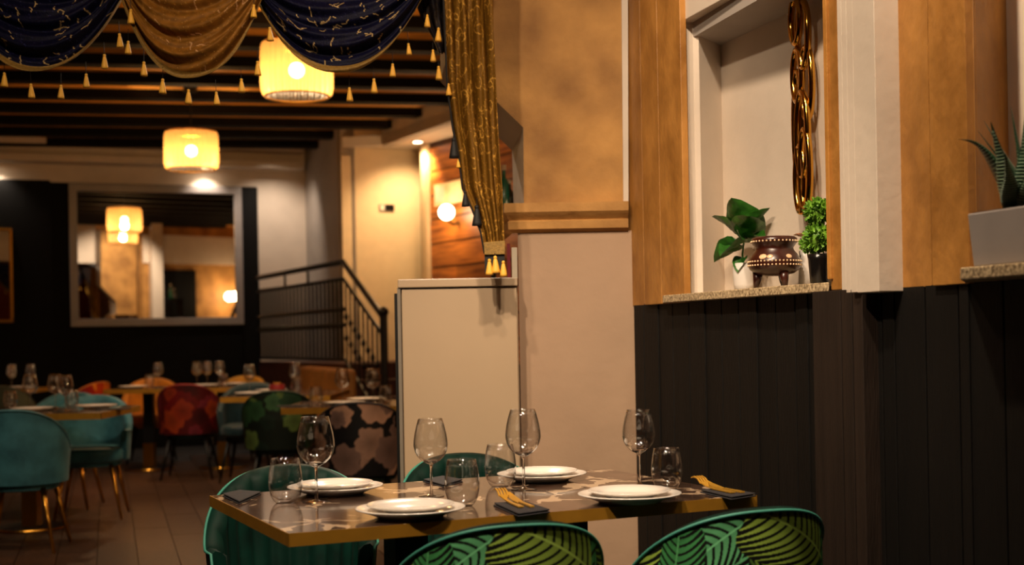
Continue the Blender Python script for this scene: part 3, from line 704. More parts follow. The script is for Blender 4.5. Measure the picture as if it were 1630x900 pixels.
# ------------------------------------------------------------------ stair with iron railing
R0 = Vector(((412-815)/F*14.5, 14.5)); R1 = Vector(((548-815)/F*12.55, 12.55)); R2 = Vector(((611-815)/F*11.2, 11.2))
zr = P(548, 417, 12.55).z; zl_ = zr-.97; zr2 = P(612, 506, 11.2).z
side = Vector((.93, .36))
st = struct(MB().prism([R0, R1, R1+side*1.0, R0+side*1.3], 0, zl_).build('stair_landing', 'redbrown'))
ns = 5
for i in range(ns):
    f0, f1 = i/ns, (i+1)/ns; pA, pB = R1.lerp(R2, f0), R1.lerp(R2, f1); zt_ = zl_-(i+1)*(zl_)/(ns+1)
    MB().prism([pA, pB, pB+side*.95, pA+side*.95], 0, zt_).build('step', 'redbrown', st)
rl = thing('stair_railing', 'black iron stair railing with many balusters below the lit wall', 'railing', (R1.x, R1.y, 0))
def loc(p, z_): return (p.x-R1.x, p.y-R1.y, z_)
MB().tube([loc(R0, zr-.05), loc(R1, zr), loc(R2, zr2)], .028, 8).build('handrail', 'black_iron', rl)
MB().tube([loc(R0, zr-.2), loc(R1, zr-.16), loc(R2, zr2-.16)], .018, 8).build('upper_rail', 'black_iron', rl)
for dz in (.45, .60): MB().tube([loc(R0, zr-dz-.03), loc(R1, zr-dz)], .022, 6).build('middle_rail', 'black_iron', rl)
MB().tube([loc(R0, zl_+.04), loc(R1, zl_+.04), loc(R2, zr2-.93)], .016, 6).build('bottom_rail', 'black_iron', rl)
b0 = MB().tube([(0, 0, 0), (0, 0, .30), (0, 0, .33), (0, 0, .36), (0, 0, .77)], [.016, .016, .026, .016, .016], 6).build('baluster', 'black_iron', rl)
nb = 23
for i in range(nb):
    p_ = R0.lerp(R1, (i+.5)/nb); o_ = b0 if i == 0 else piece(b0, rl, (0, 0, 0)); o_.location = loc(p_, zl_+.03)
b1 = MB().tube([(0, 0, 0), (0, 0, .2), (0, 0, .24), (0, 0, .28), (0, 0, .40), (0, 0, .44), (0, 0, .48), (0, 0, .77)], [.010, .010, .026, .010, .010, .026, .010, .010], 6)
b1o = None
for i in range(9):
    f = (i+.6)/9; p_ = R1.lerp(R2, f); zz = (zr-.16)*(1-f)+(zr2-.16)*f-.77
    if b1o is None: b1o = b1.build('baluster', 'black_iron', rl); o_ = b1o
    else: o_ = piece(b1o, rl, (0, 0, 0))
    o_.location = loc(p_, zz)
MB().tube([loc(R2, .25), loc(R2, zr2+.02)], .034, 8).build('newel_post', 'black_iron', rl)
MB().sphere(loc(R2, zr2+.05), .045).build('finial', 'black_iron', rl, smooth=True)
for i, f in enumerate((.35, .62)):
    p_ = R0.lerp(R1, f); MB().tube([loc(p_, zr-.19), loc(p_, zr-.05)], .014, 6).build('spacer', 'black_iron', rl)
# banquette below the landing
bo = Vector((-.93, -.36))*.0
dn = (R2-R1).normalized(); nn = Vector((dn.y, -dn.x)); nn = -nn if nn.x > 0 else nn; p0, p1 = R1-dn*.6+nn*.13, R1+dn*1.2+nn*.13
if nn.x > 0: nn = -nn
bq = thing('banquette', 'tan leather banquette against the stair landing', 'banquette', (p0.x, p0.y, 0))
def lq(s_, o_): v = dn*s_+nn*o_; return (v.x, v.y)
LB = (p1-p0).length
MB().prism([lq(0, .05), lq(LB, .05), lq(LB, .48), lq(0, .48)], .0, .36).build('base', 'redbrown', bq)
for i in range(3):
    a_, b_ = LB*i/3+.01, LB*(i+1)/3-.01
    MB().prism([lq(a_, .2), lq(b_, .2), lq(b_, .5), lq(a_, .5)], .362, .47).build('seat_cushion', 'tan_leather', bq, bevel=.02)
    MB().prism([lq(a_, .05), lq(b_, .05), lq(b_, .19), lq(a_, .19)], .362, .90).build('back_cushion', 'tan_leather', bq, bevel=.03)
# ------------------------------------------------------------------ far tables, their chairs and tableware
def far_table(label, x0, x1, y0, y1, z=.75):
    t = thing('dining_table', label, 'table', ((x0+x1)/2, (y0+y1)/2, 0), 0, 'tables in the far room')
    hx, hy = (x1-x0)/2, (y1-y0)/2
    MB().box(-hx+.003, hx-.003, -hy+.003, hy-.003, z-.036, z).build('tabletop', 'marble', t)
    for a, b, c_, d_ in ((-hx, hx, -hy, -hy+.003), (-hx, hx, hy-.003, hy), (-hx, -hx+.003, -hy, hy), (hx-.003, hx, -hy, hy)):
        MB().box(a, b, c_, d_, z-.04, z-.0005).build('brass_edge', 'brass_edge', t)
    c_ = MB().box(-.045, .045, -.045, .045, .02, z-.04).build('pedestal_column', 'black_metal', t)
    MB().box(-.048, .048, -.048, .048, .02, .24).build('brass_sleeve', 'brass', c_)
    MB().lathe([(.0001, 0), (.21, 0), (.22, .008), (.21, .018), (.0001, .02)], 36, cap=False).build('base_plate', 'black_metal', t)
    MB().tube([(.215*math.cos(q), .215*math.sin(q), .010) for q in np.linspace(0, 2*PI, 48, endpoint=False)], .008, 6, closed=True).build('base_ring', 'brass', t)
    return t
T = {'T1': (-3.65, -2.485, 7.95, 8.80, 'brass-edged table at the far left behind the teal chair'),
     'T2': (-5.55, -4.50, 12.2, 12.9, 'brass-edged table below the narrow mirror at the left edge'),
     'T3': (-3.65, -3.03, 11.75, 12.45, 'small table between the orange chair and the red floral chair'),
     'T4': (-2.17, -1.35, 9.75, 10.9, 'brass-edged table behind the green floral chair'),
     'T5': (-1.43, -.45, 8.10, 8.90, 'brass-edged table behind the pink and grey floral chair'),
     'T6': (-3.0, -2.35, 11.75, 12.55, 'far table in front of the large mirror, right of the red floral chair')}
for k_, (a, b, c_, d_, lb) in T.items(): far_table(lb, a, b, c_, d_)
def paint_factory(pal, base, n, rmin, rmax, seed):
    def f(C, X, Y):
        C[:] = base; blotches(C, X, Y, [hexc(p) for p in pal], n, rmin, rmax, seed, (-.5, .5), (.36, .82))
    return f
teal = make_chair('tub_chair', 'teal velvet tub chair with gold legs, cut by the left edge', 'chair', 'teal_velvet', 'teal_velvet', 'brass', 'teal_velvet', channels=False, group='tub chairs in the far room')
place(teal, P(40, 700, 7.6).x, 7.55, math.radians(6))
dup(teal, (-2.85, 8.89, 0), math.radians(190), 'teal velvet tub chair facing the camera across the far left table')
dup(teal, (-3.22, 9.45, 0), math.radians(182), 'teal velvet tub chair half hidden behind glasses on the far left table')
dk = 'black_metal'
olive = make_chair('tub_chair', 'dark olive tub chair at the left edge below the narrow mirror', 'chair', 'olive_velvet', 'olive_velvet', dk, 'olive_velvet', channels=False, group='tub chairs in the far room'); place(olive, P(8, 640, 11.7).x, 11.75, 0)
orange = make_chair('tub_chair', 'orange velvet tub chair facing the camera under the mirror', 'chair', 'orange_velvet', 'orange_velvet', dk, 'orange_velvet', channels=False, group='tub chairs in the far room'); place(orange, -3.50, 12.75, math.radians(190))
redo = make_chair('tub_chair', 'red and orange tub chair turned sideways left of the orange chair', 'chair', 'red_velvet', 'red_velvet', dk, 'orange_velvet', channels=False, nr=40, nc=120, paint=paint_factory(['c4600f', '8a1408', 'd0791a'], hexc('a83208'), 20, .06, .12, 3), group='tub chairs in the far room'); place(redo, -4.02, 12.25, math.radians(70))
redf = make_chair('tub_chair', 'red and rust floral tub chair with its back to the camera', 'chair', 'red_velvet', 'red_velvet', dk, 'red_velvet', channels=False, nr=60, nc=160, paint=paint_factory(['7a260c', '5a0806', '641a24', '86300e', '3a0504'], hexc('4a0706'), 26, .05, .11, 4), group='tub chairs in the far room'); place(redf, P(297, 650, 11.2).x, 11.3, math.radians(4))
dteal = make_chair('tub_chair', 'dark teal tub chair under the table right of the red floral chair', 'chair', 'dark_teal_velvet', 'dark_teal_velvet', dk, 'dark_teal_velvet', channels=False, group='tub chairs in the far room'); place(dteal, -2.20, 11.0, math.radians(180))
greenf = make_chair('tub_chair', 'dark green floral tub chair with its back to the camera', 'chair', 'olive_velvet', 'olive_velvet', dk, 'dark_piping', channels=False, nr=60, nc=160, paint=paint_factory(['1c3a20', '2c4a2c', '46582a', '0a1a10', '16301c'], hexc('081208'), 24, .05, .1, 9), group='tub chairs in the far room'); place(greenf, P(440, 660, 9.5).x, 9.62, math.radians(6))
pinkf = make_chair('tub_chair', 'black tub chair with large pink and grey flowers', 'chair', 'napkin', 'napkin', dk, 'napkin', channels=False, nr=70, nc=200, paint=paint_factory(['8a6a58', '6a5248', 'a07a62', '0c0a0a'], hexc('0c0a0a'), 30, .05, .105, 21), group='tub chairs in the far room'); place(pinkf, P(574, 700, 7.7).x, 7.72, math.radians(4))
yel = make_chair('tub_chair', 'yellow tub chair behind the table with the green floral chair', 'chair', 'yellow_velvet', 'yellow_velvet', dk, 'yellow_velvet', channels=False, group='tub chairs in the far room'); place(yel, -2.72, 13.05, math.radians(170))
fw = make_wine('wine_glass', 'x', 'wine glasses in the far room', 'glass_far', 18); ft = make_tumbler('tumbler', 'x', 'tumblers in the far room', 'glass_far', 18)
fp = MB().lathe(plate_prof(.131, .022), 32, cap=False).build('dinner_plate', 'porcelain', smooth=True)
fn = MB().box(-.10, .10, -.05, .05, 0, .006).build('napkin', 'napkin', bevel=.002)
used = {}
def far(src, px, d_, label, cat, group):
    first = src.name not in used; used[src.name] = 1
    p_ = P(px, 620, d_)
    if first: r = src; r.location = (p_.x, d_, .75); r['label'] = label; r['category'] = cat; r['group'] = group
    else: r = dup(src, (p_.x, d_, .75), random.uniform(0, .4), label, cat, group)
    return r
WGF, TBF, PLF = 'wine glasses in the far room', 'tumblers in the far room', 'plates in the far room'
G = [(48, 8.6, 'left one of the wine glasses on the far left table'), (88, 8.55, 'middle wine glass on the far left table'), (104, 8.25, 'right one of the wine glasses on the far left table'),
     (19, 12.5, 'left wine glass under the narrow mirror'), (49, 12.6, 'right wine glass under the narrow mirror'),
     (252, 12.3, 'lone wine glass on the small table by the orange chair'),
     (314, 12.3, 'left of three wine glasses in front of the large mirror'), (330, 12.45, 'middle of three wine glasses in front of the large mirror'), (350, 12.4, 'right of three wine glasses in front of the large mirror'),
     (397, 10.65, 'left wine glass on the table behind the green floral chair'), (470, 10.7, 'right wine glass on the table behind the green floral chair'),
     (545, 8.66, 'left wine glass on the table behind the pink floral chair'), (594, 8.5, 'right wine glass on the table behind the pink floral chair')]
for px, d_, lb in G: far(fw, px, d_, lb, 'wine glass', WGF)
for px, d_, lb in ((16, 8.65, 'left tumbler on the far left table'), (114, 8.65, 'right tumbler on the far left table'), (238, 12.2, 'tumbler on the small table by the orange chair'), (356, 11.9, 'tumbler in front of the large mirror'), (472, 10.3, 'tumbler on the table behind the green floral chair'), (503, 8.45, 'left tumbler behind the pink floral chair'), (614, 8.4, 'right tumbler behind the pink floral chair')):
    far(ft, px, d_, lb, 'tumbler', TBF)
for px, d_, lb in ((50, 8.28, 'left plate on the far left table'), (153, 8.5, 'right plate on the far left table'), (33, 12.35, 'plate below the narrow mirror'), (212, 11.95, 'plate on the small table by the orange chair'), (325, 12.0, 'left plate in front of the large mirror'), (375, 12.25, 'right plate in front of the large mirror'), (400, 10.05, 'left plate on the table behind the green floral chair'), (432, 10.55, 'right plate on the table behind the green floral chair'), (548, 8.32, 'plate on the table behind the pink floral chair'), (582, 8.76, 'rear plate on the table behind the pink floral chair')):
    far(fp, px, d_, lb, 'plate', PLF)
for px, d_, lb in ((180, 8.3, 'dark napkin at the right end of the far left table'), (466, 8.28, 'dark napkin at the left end of the table behind the pink floral chair'), (261, 12.0, 'dark napkin on the small table by the orange chair')):
    far(fn, px, d_, lb, 'napkin', 'napkins in the far room')
t = thing('candle_holder', 'red glass candle holder on the table behind the green floral chair', 'candle holder', (P(441, 610, 10.25).x, 10.25, .75))
MB().lathe([(.0001, 0), (.05, 0), (.062, .02), (.064, .05), (.055, .075)], 20, cap=False).build('red_bowl', 'red_velvet', t, smooth=True)
MB().lathe([(.0001, .03), (.03, .03), (.03, .085), (.0001, .085)], 16, cap=False).build('candle', 'orange_velvet', t)
# ------------------------------------------------------------------ drapes: swags with trims and tassels
DS = 4.60
def scribble(C, X, Y, segs, col, wid):
    for (ax, ay, bx, by) in segs:
        dx, dy = bx-ax, by-ay; L2 = dx*dx+dy*dy+1e-9
        t_ = np.clip(((X-ax)*dx+(Y-ay)*dy)/L2, 0, 1); dd = np.hypot(X-ax-t_*dx, Y-ay-t_*dy)
        m_ = dd < wid
        C[m_] = col
tas = None
def tassel_mesh():
    k = MB()
    k.lathe([(.0001, -.052), (.0125, -.052), (.0118, -.045), (.0085, -.028), (.0055, -.014), (.0035, -.010)], 12, cap=False)
    k.sphere((0, 0, -.0075), .0055, 10, 6)
    return k
TASSEL = tassel_mesh().mesh('tassel', True); TASSEL.materials.append(MATS['tassel_gold'])
TASSELB = tassel_mesh().mesh('tassel', True); TASSELB.materials.append(MATS['tassel_black'])
def tassel(px, y0, y1, parent, d_=DS-.05, black=False, thread=None):
    p_ = P(px, y0, d_); s_ = (y1-y0)*S(d_)/.054
    o_ = D.objects.new('tassel', TASSELB if black else TASSEL); COL.objects.link(o_); o_.parent = parent
    o_.location = p_-parent.location; o_.scale = (s_,)*3; o_.rotation_euler = (0, random.uniform(-.06, .06), random.uniform(0, 3))
    ln = thread if thread is not None else 18
    k = MB().tube([(0, 0, -.003), (0, 0, ln*S(d_)/s_)], .0011, 5); c_ = k.build('thread', 'tassel_black', o_)
    return o_
def swag(name, label, cpx, hwpx, yb, pw, base, hi, thread, nseg, seed, tassels, trim='gold_trim', ytop=-95, folds=4.2, dd=0):
    d_ = DS+dd; g_ = np.random.default_rng(seed)
    ct = P(cpx, ytop, d_); cbm = P(cpx, yb, d_); zt_, zb_ = ct.z, cbm.z
    q0 = ((yb-0)/(yb-ytop))**(1/pw); HW = hwpx/q0*S(d_)
    root = thing(name, label, 'swag curtain', (cbm.x, d_, zt_))
    nr, nc = 170, 260
    tq = np.linspace(0, 1, nr)[:, None]; q = np.linspace(-1, 1, nc)[None, :]; aq = np.abs(q)
    drop = (zt_-zb_)*(1-aq**pw)
    Z = -drop*tq**.85-.004; X = HW*q*(1-.0*tq)
    X = X+0*tq; ph = tq*folds*2*PI+1.2*np.sin(q*2.5+seed)
    dep = (.020*np.sin(ph)+.009*np.sin(2.3*ph+q*4+seed))*(1-aq**3)*(.35+.65*tq)*1.2
    Y = -(.085*np.sin(np.minimum(tq*1.05, 1)*PI*.62)*(1-aq**2)+dep)
    Z = Z+.008*np.cos(ph)*(1-aq**2)*tq*(1-tq)
    A = np.stack(np.broadcast_arrays(X, Y, Z), -1)
    k_ = int(nr*.945)
    C = np.zeros((nr, nc, 3)); C[:] = base
    X2 = np.broadcast_to(q*HW, (nr, nc)); Y2 = np.broadcast_to(tq*(zt_-zb_), (nr, nc))
    nz = np.sin(X2*90+3*np.sin(Y2*70))*np.sin(Y2*110+2*np.sin(X2*60)); C *= (1+.25*nz)[..., None]
    segs = []
    for i in range(nseg):
        ax, ay = g_.uniform(-HW, HW), g_.uniform(.1, 1)*(zt_-zb_); an = g_.uniform(0, 2*PI)
        for _ in range(g_.integers(1, 5)):
            ln = g_.uniform(.004, .015); bx, by = ax+ln*math.cos(an), ay+ln*math.sin(an)*1.1; segs.append((ax, ay, bx, by)); ax, ay = bx, by; an += g_.uniform(-1.4, 1.4)
    scribble(C, X2, Y2, segs, thread, .0013)
    dots = g_.uniform(0, 1, (nr, nc)) > .985; C[dots] = np.array(hi)
    MB().grid(A[:k_]).build('swag_cloth', 'drape_print', root, smooth=True, cols=C[:k_].reshape(-1, 3))
    B = A[k_-1:].copy(); B[..., 1] -= .004
    B2 = B[::-1].copy(); B2[..., 1] += .006
    MB().grid(np.concatenate([B, B2], 0)).build('trim', trim, root, smooth=True)
    for tx, a_, b_ in tassels: tassel(tx, a_, b_, root, d_-.06)
    return root
navy = (.0025, .0025, .016); gold_thr = hexc('c8a870')
swag('swag_valance', 'navy swag with gold embroidery at the top left corner', 72, 130, 122, 2.1, navy, (.03, .03, .12), gold_thr, 150, 3,
     [(7, 114, 139), (49, 132, 157), (97, 134, 158), (137, 116, 140), (166, 85, 110), (190, 52, 77)])
swag('swag_valance', 'bronze brocade swag between the two navy swags', 313, 112, 130, 2.4, hexc('80541c'), hexc('c09048'), hexc('d0a070'), 60, 5,
     [(204, 64, 87), (208, 13, 39), (229, 97, 122), (259, 124, 150), (300, 141, 166), (344, 145, 168), (384, 124, 148), (404, 6, 29), (410, 96, 121)], dd=-.05)
swag('swag_valance', 'navy swag with gold embroidery next to the gold curtain', 545, 132, 123, 2.2, navy, (.02, .02, .07), gold_thr, 150, 8,
     [(429, 42, 66), (556, 138, 162), (595, 124, 149), (625, 100, 123), (650, 68, 88)])
# rod carrying the drapes, just above the frame
p0, p1 = P(-160, -100, DS), P(790, -100, DS)
rd = thing('curtain_rod', 'dark curtain rod above the swags', 'curtain rod', (p0.x, DS, p0.z))
MB().tube([(0, 0, 0), (p1.x-p0.x, 0, p1.z-p0.z)], .014, 10).build('rod', 'black_metal', rd)
for f in (.1, .55, .95): MB().box((p1.x-p0.x)*f-.012, (p1.x-p0.x)*f+.012, 0, .2, -.01, .03).build('bracket', 'black_metal', rd)
# gold side curtain
def curtain(label, rows, base, hi, thr, d_, tassels, nfold, seed, black_band=True, dep=.022, name='side_curtain'):
    ys = [r[0] for r in rows]; nr, nc = 360, 150
    yy = np.linspace(ys[0], ys[-1], nr); L_ = np.interp(yy, ys, [r[1] for r in rows]); R_ = np.interp(yy, ys, [r[2] for r in rows])
    top = P((rows[0][1]+rows[0][2])/2, rows[0][0], d_); root = thing(name, label, 'curtain', (top.x, d_, top.z))
    A = np.zeros((nr, nc, 3)); sN = np.linspace(0, 1, nc)
    for i in range(nr):
        fl_ = np.sin(sN*nfold*2*PI+.5*math.sin(i*.013+seed))
        for j in range(nc):
            p_ = P(L_[i]+(R_[i]-L_[i])*(sN[j]+.02*fl_[j]), yy[i], d_)
            A[i, j] = (p_.x-top.x, -dep*(fl_[j]+.35*math.sin(sN[j]*nfold*4.6*PI+i*.02)), p_.z-top.z)
    C = np.zeros((nr, nc, 3)); C[:] = base
    X2 = np.broadcast_to(sN[None, :]*.40, (nr, nc)); Y2 = np.broadcast_to((yy*S(d_))[:, None], (nr, nc))
    g_ = np.random.default_rng(seed); segs = []
    for i in range(150):
        ax, ay = g_.uniform(0, .4), g_.uniform(Y2.min(), Y2.max()); an = g_.uniform(0, 6.28)
        for _ in range(6):
            bx, by = ax+.013*math.cos(an), ay+.013*math.sin(an); segs.append((ax, ay, bx, by)); ax, ay = bx, by; an += g_.uniform(.3, 1.0)
    scribble(C, X2, Y2, segs, thr, .0016)
    C[g_.uniform(0, 1, (nr, nc)) > .97] = hi
    k = MB().grid(A); o_ = k.build('curtain_cloth', 'drape_print', root, smooth=True, cols=C.reshape(-1, 3))
    sm = o_.modifiers.new('thick', 'SOLIDIFY'); sm.thickness = .003
    for tx, a_, b_, bl_ in tassels: tassel(tx, a_, b_, root, d_-.03, bl_, 10)
    return root, top
rows = [(-95, 700, 782), (0, 706, 782), (140, 712, 789), (200, 720, 792), (250, 730, 795), (300, 736, 799), (335, 752, 800), (370, 765, 801), (404, 771, 803)]
gc, gtop = curtain('gold brocade side curtain hanging beside the pier', rows, hexc('6f4c14'), hexc('c08a38'), hexc('c4923c'), 4.66,
    [(722, 218, 253, True), (740, 303, 330, True), (759, 325, 361, True), (729, 252, 268, False), (680, 22, 44, False), (698, 43, 67, False), (689, 78, 99, False), (698, 104, 128, False), (714, 132, 153, False)], 3.2, 2)
def rel(p_): return p_-gtop
q = [rel(P(770, 386, 4.62)), rel(P(804, 383, 4.62)), rel(P(804, 405, 4.62)), rel(P(771, 406, 4.62))]
MB().hexa(q, [p_+Vector((0, .05, 0)) for p_ in q]).build('hem_band', 'gold_trim', gc, bevel=.002)
q = [rel(P(771, 404, 4.63)), rel(P(803, 404, 4.63)), rel(P(804, 434, 4.63)), rel(P(772, 436, 4.63))]
MB().hexa(q, [p_+Vector((0, .03, 0)) for p_ in q]).build('dark_fringe', 'tassel_black', gc)
for px, y0, y1 in ((779, 411, 439), (788, 406, 436), (801, 414, 441)): tassel(px, y0, y1, gc, 4.61, False, 3)
MB().tube([rel(P(x_, y_, 4.63)) for x_, y_ in ((706, 0), (712, 140), (720, 200), (730, 250), (736, 300), (752, 335), (765, 370), (771, 404))], .0035, 6).build('edge_cord', 'tassel_black', gc)
# dark cascade between the last navy swag and the gold curtain
rows = [(-95, 640, 716), (0, 660, 712), (30, 672, 712), (60, 690, 711), (85, 700, 711)]
curtain('narrow dark navy cascade between swag and gold curtain', rows, (.012, .009, .012), (.03, .02, .02), (.05, .03, .015), 4.72, [], 2.2, 6, dep=.012, name='cascade_curtain')
# ------------------------------------------------------------------ niche things
def onsill(px, off): p_ = wall(px, off); return Vector((p_.x, p_.y, ZS))
# clay tripod bowl
c_ = onsill(1235, -.055); kk = S(c_.y)
t = thing('tripod_bowl', 'dark brown clay tripod bowl with cream dotted bands', 'bowl', c_)
R_ = 42.5*kk
prof = [(.0001, .46), (.35, .47), (.72, .56), (.93, .72), (1.0, .92), (.97, 1.06), (.84, 1.28), (.72, 1.42), (.70, 1.52), (.80, 1.66), (.86, 1.74), (.84, 1.86), (.74, 1.93), (.66, 1.92), (.66, 1.5)]
MB().lathe([(a*R_, b*R_) for a, b in prof], 48, cap=False).build('bowl_body', 'clay', t, smooth=True)
for i in range(3):
    an = -PI/2+.35+i*2*PI/3
    MB().tube([(math.cos(an)*R_*.62, math.sin(an)*R_*.62, R_*.62), (math.cos(an)*R_*.66, math.sin(an)*R_*.70, R_*.3), (math.cos(an)*R_*.72, math.sin(an)*R_*.72, 0)], [R_*.2, R_*.15, R_*.08], 10).build('leg', 'clay', t, smooth=True)
dm = MB().sphere((0, 0, 0), R_*.036, 8, 5).mesh('dot', True); dm.materials.append(MATS['clay_dot'])
def rad(z_):
    for (a, b), (a2, b2) in zip(prof, prof[1:]):
        if b <= z_ <= b2: return a+(a2-a)*(z_-b)/(b2-b+1e-6)
    return 1
for z_, n_ in ((.86, 44), (1.0, 44), (1.75, 36)):
    for i in range(n_):
        an = 2*PI*i/n_; o_ = D.objects.new('dot', dm); COL.objects.link(o_); o_.parent = t; r_ = rad(z_)*R_*1.005; o_.location = (math.cos(an)*r_, math.sin(an)*r_, z_*R_)
for an, w_ in ((-2.25, .16), (-1.95, .12), (-1.15, .13)):
    z_ = 1.16; r_ = rad(z_)*R_*1.0
    o_ = MB().sphere((0, 0, 0), R_*w_, 14, 8, (1, .25, .7)).build('pearl_inlay', 'pearl', t, smooth=True, loc=(math.cos(an)*r_, math.sin(an)*r_, z_*R_)); o_.rotation_euler = (-.5, 0, an+PI/2)
# leaves
def leaf_mesh(ln, wd_, curl=.3, cup=.15, n=10, m_=6, tipw=.6):
    A = np.zeros((n+1, 2*m_+1, 3))
    for i in range(n+1):
        s_ = i/n; w_ = wd_*(math.sin(PI*min(1, s_**tipw))**.7)*.5+.0005
        for j in range(-m_, m_+1):
            b = j/m_; A[i, j+m_] = (b*w_, s_*ln, -curl*ln*s_*s_+cup*w_*b*b*2+.06*w_*math.sin(s_*14+j))
    return MB().grid(A)
def orient(o_, d_, roll=0):
    d_ = Vector(d_).normalized(); q_ = d_.to_track_quat('Y', 'Z'); from mathutils import Quaternion
    o_.rotation_mode = 'QUATERNION'; o_.rotation_quaternion = q_ @ Quaternion((0, 1, 0), roll)
c_ = onsill(1186, -.12); kk = S(c_.y)
t = thing('potted_plant', 'fiddle leaf plant with broad dark green leaves in a white pot', 'potted plant', c_)
MB().lathe([(.0001, 0), (14*kk, 0), (17*kk, 12*kk), (18*kk, 35*kk), (16.5*kk, 46*kk), (15*kk, 46*kk), (15*kk, 40*kk), (.0001, 40*kk)], 28, cap=False).build('pot', 'white_pot', t, smooth=True)
MB().tube([(0, 0, 38*kk), (-.004, 0, 60*kk), (.002, -.005, 85*kk)], [.004, .0035, .002], 6).build('stem', 'leaf_green', t)
ax = Vector((WD.x, WD.y, 0)); nx = Vector((WN.x, WN.y, 0)); uz = Vector((0, 0, 1))
for (s_, z_, ln, wd_, fx, fz, fo, rl_) in ((0, 80, 68, 40, -1.0, 1.0, .3, .3), (4, 85, 62, 56, .25, 1.0, .35, 0), (8, 80, 60, 46, .95, .8, .3, -.3), (-4, 72, 46, 46, -.8, -.25, .6, .2), (2, 78, 42, 44, .1, -.25, .9, 0), (10, 78, 66, 30, 1.0, .18, .5, -.4), (30, 84, 66, 24, 1.0, .10, .2, .1), (4, 55, 26, 22, .3, -.6, .6, 0), (8, 84, 56, 40, .6, .9, -.3, 0)):
    o_ = leaf_mesh(ln*kk*1.18, wd_*kk*1.2, .18, .3).build('leaf', 'leaf_green', t, smooth=True)
    o_.location = ax*(s_*kk*.6)+uz*(z_*kk); orient(o_, ax*fx+uz*fz+nx*fo, rl_)
# black pot with green pompons
c_ = onsill(1306, -.075); kk = S(c_.y)
t = thing('pompon_plant', 'bright green pompon topiary in a glossy black pot', 'potted plant', c_)
MB().lathe([(.0001, 0), (13*kk, 0), (15*kk, 6*kk), (17*kk, 40*kk), (19*kk, 50*kk), (17*kk, 50*kk), (15*kk, 44*kk), (.0001, 44*kk)], 28, cap=False).build('pot', 'black_pot', t, smooth=True)
for (s_, z_, r_) in ((-2, 118, 23), (0, 76, 25), (-28, 68, 17), (-14, 88, 14)):
    k = MB(); g_ = np.random.default_rng(int(r_*7+z_))
    k.sphere((0, 0, 0), r_*kk*.78, 14, 9)
    for i in range(330):
        v_ = Vector(g_.normal(size=3)).normalized(); e_ = v_.orthogonal().normalized(); f_ = v_.cross(e_); an = g_.uniform(0, 6.28); e_ = e_*math.cos(an)+f_*math.sin(an); g2 = v_.cross(e_)
        b0_ = v_*r_*kk*.72; tp = v_*r_*kk*g_.uniform(.92, 1.1); w_ = r_*kk*.13
        k.add([b0_-e_*w_, b0_+e_*w_, tp+e_*w_*.4+g2*w_*.3, tp-e_*w_*.4-g2*w_*.3], [(0, 1, 2, 3)])
    k.build('pompon', 'leaf_bright', t, loc=ax*(s_*kk)+uz*(z_*kk))
    MB().tube([(0, 0, 42*kk), ax*(s_*kk)+uz*(z_*kk)], .003, 6).build('stem', 'leaf_dark', t)
c_ = onsill(1283, -.16); kk = S(c_.y)
t = thing('bud_vase', 'white vase with a beige dried flower behind the clay bowl', 'vase', c_)
MB().lathe([(.0001, 0), (9*kk, 0), (11*kk, 15*kk), (8*kk, 45*kk), (9*kk, 60*kk), (8*kk, 60*kk), (7*kk, 45*kk)], 20, cap=False).build('vase_body', 'white_pot', t, smooth=True)
MB().tube([(0, 0, 30*kk), (-6*kk, 0, 80*kk)], .0015, 5).build('stem', 'leaf_dark', t)
for i in range(6):
    o_ = leaf_mesh(12*kk, 11*kk, .1, .4, 6, 3).build('petal', 'flower', t, smooth=True, loc=(-6*kk, 0, 82*kk)); orient(o_, (math.cos(i*1.05), math.sin(i*1.05), .35))
# gold ring wall sculpture on the right facet
fd = (n4_-n3_).normalized(); fn_ = Vector((fd.y, -fd.x))
if fn_.dot(WN) < 0: fn_ = -fn_
zc_ = P(1298, 160, 3.6).z
c2 = n3_+fd*.105+fn_*.03
t = thing('ring_sculpture', 'tall gold sculpture of interlocking oval rings on the niche side', 'wall art', (c2.x, c2.y, P(1300, 322, c2.y).z))
hT = (322-12)*S(c2.y)
def oval(cx_, cz_, rx, rz_, r_, k_):
    pts = [(fd.x*(cx_+rx*math.cos(q))+fn_.x*k_, fd.y*(cx_+rx*math.cos(q))+fn_.y*k_, cz_+rz_*math.sin(q)) for q in np.linspace(0, 2*PI, 40, endpoint=False)]
    MB().tube(pts, r_, 8, closed=True).build('ring', 'gold_mirror', t, smooth=True)
for (cx_, fz, rx, rz_) in ((-.03, .40, .030, .17), (.025, .34, .036, .13), (.03, .60, .035, .11), (-.02, .66, .03, .08), (.02, .85, .035, .10), (.0, .12, .03, .10), (.045, .16, .03, .12), (-.01, .94, .03, .07)):
    oval(cx_*1.3, fz*hT, rx*1.35, rz_, .011, .01*((fz*10) % 2))
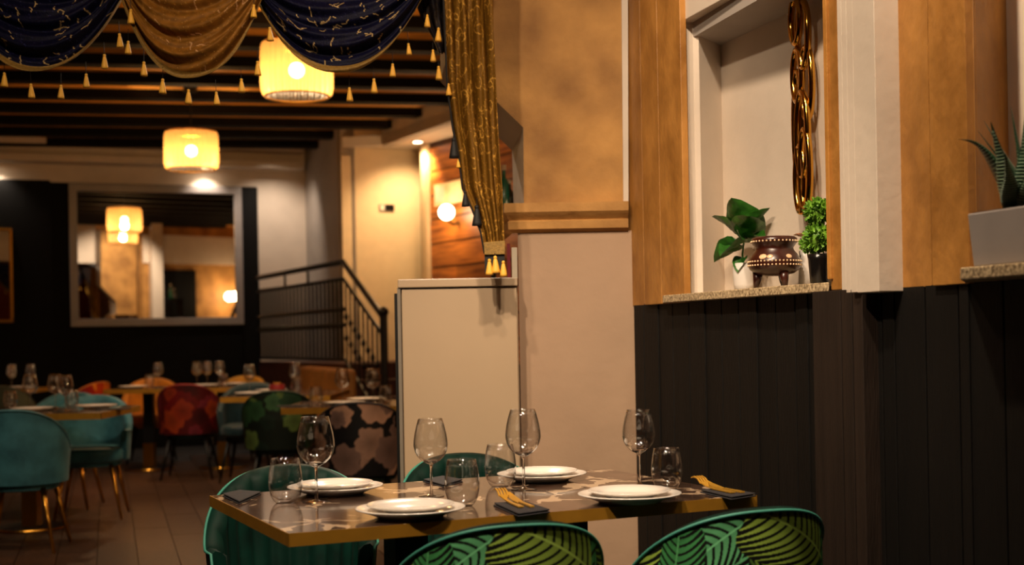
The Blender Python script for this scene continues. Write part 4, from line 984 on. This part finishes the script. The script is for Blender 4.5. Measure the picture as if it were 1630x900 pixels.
# square planter with zebra plant on the shelf
c_ = wall(1640, .0)+WD*.02; kk = S(c_.y-.05)
wdir = WD
t = thing('square_planter', 'grey square planter with a spiky dark green zebra plant', 'potted plant', (c_.x, c_.y, SHZ), math.atan2(WD.y, WD.x))
wt, wb_, ph_ = .098, .090, 89*kk
k = MB(); q = lambda w_, z_: [(-w_, -w_, z_), (w_, -w_, z_), (w_, w_, z_), (-w_, w_, z_)]
k.hexa(q(wb_, 0), q(wt, ph_)); k.build('planter_body', 'planter', t, bevel=.004)
k = MB(); k.hexa(q(wt-.008, ph_), q(wt-.008, ph_+.002)); k.build('soil', 'soil', t)
def spike(base, tip, w_, bow):
    base, tip = Vector(base), Vector(tip); n_ = 14; A = []; d_ = tip-base; s_ = d_.cross(Vector((0, 0, 1))); s_ = s_.normalized() if s_.length > 1e-4 else Vector((1, 0, 0)); nrm = s_.cross(d_).normalized()
    rid = MB()
    for i in range(n_+1):
        f = i/n_; p_ = base+d_*f+Vector((0, 0, bow*math.sin(PI*f))); ww = w_*(1-f**1.6)*(.8+.5*math.sin(PI*min(1, f*1.6)))+.0008
        A.append([p_+s_*(ww*math.cos(q_))+nrm*(ww*.38*math.sin(q_)) for q_ in np.linspace(0, 2*PI, 9)])
        if 0 < i < n_-1 and True:
            for e_ in (.0, .5):
                f2 = (i+e_)/n_; p2 = base+d_*f2+Vector((0, 0, bow*math.sin(PI*f2))); w2 = w_*(1-f2**1.6)*(.8+.5*math.sin(PI*min(1, f2*1.6)))
                rid.tube([p2+s_*(w2*math.cos(q_)*1.01)+nrm*(w2*.40*math.sin(q_)+0) for q_ in np.linspace(PI*1.08, PI*1.92, 7)], .0011, 4)
    o_ = MB().grid(A).build('leaf', 'leaf_dark', t, smooth=True); rid.build('white_ridges', 'leaf_ridge', o_)
# leaf tips given in the frame, at the planter's depth; x along the wall, y out of it
def tl(px, py, dy=0):
    p_ = P(px, py, c_.y+dy); v = Vector((p_.x-c_.x, p_.y-c_.y)); return (v.dot(WD), v.dot(Vector((-WD.y, WD.x))), p_.z-SHZ)
for (px, py, dy, bx, by, w_, bow) in ((1524, 222, .02, -.03, -.02, .017, .05), (1566, 192, .10, -.02, .03, .013, .0), (1577, 194, -.03, -.02, -.03, .019, .0), (1556, 208, .08, -.04, .03, .010, .01), (1609, 170, .0, .01, -.02, .018, 0), (1632, 182, -.04, .02, -.04, .018, .0), (1650, 165, .02, .03, .01, .018, 0), (1690, 215, .0, .04, .0, .018, .04), (1600, 245, -.1, -.005, -.045, .017, .0), (1660, 250, -.1, .03, -.05, .017, .02)):
    spike((bx, by, ph_-.005), tl(px, py, dy), w_*1.3, bow)
# lamp and glow behind the pier, seen only in the mirror
t = thing('globe_wall_lamp', 'round globe lamp seen in the wall mirror', 'wall lamp', (2.2, 5.56, 2.0))
MB().sphere((0, 0, 0), .09).build('globe', 'globe', t, smooth=True); MB().tube([(0, 0, 0), (0, -.12, -.05)], .012, 8).build('arm', 'black_metal', t)
point((2.2, 5.75, 2.0), 25, .08)
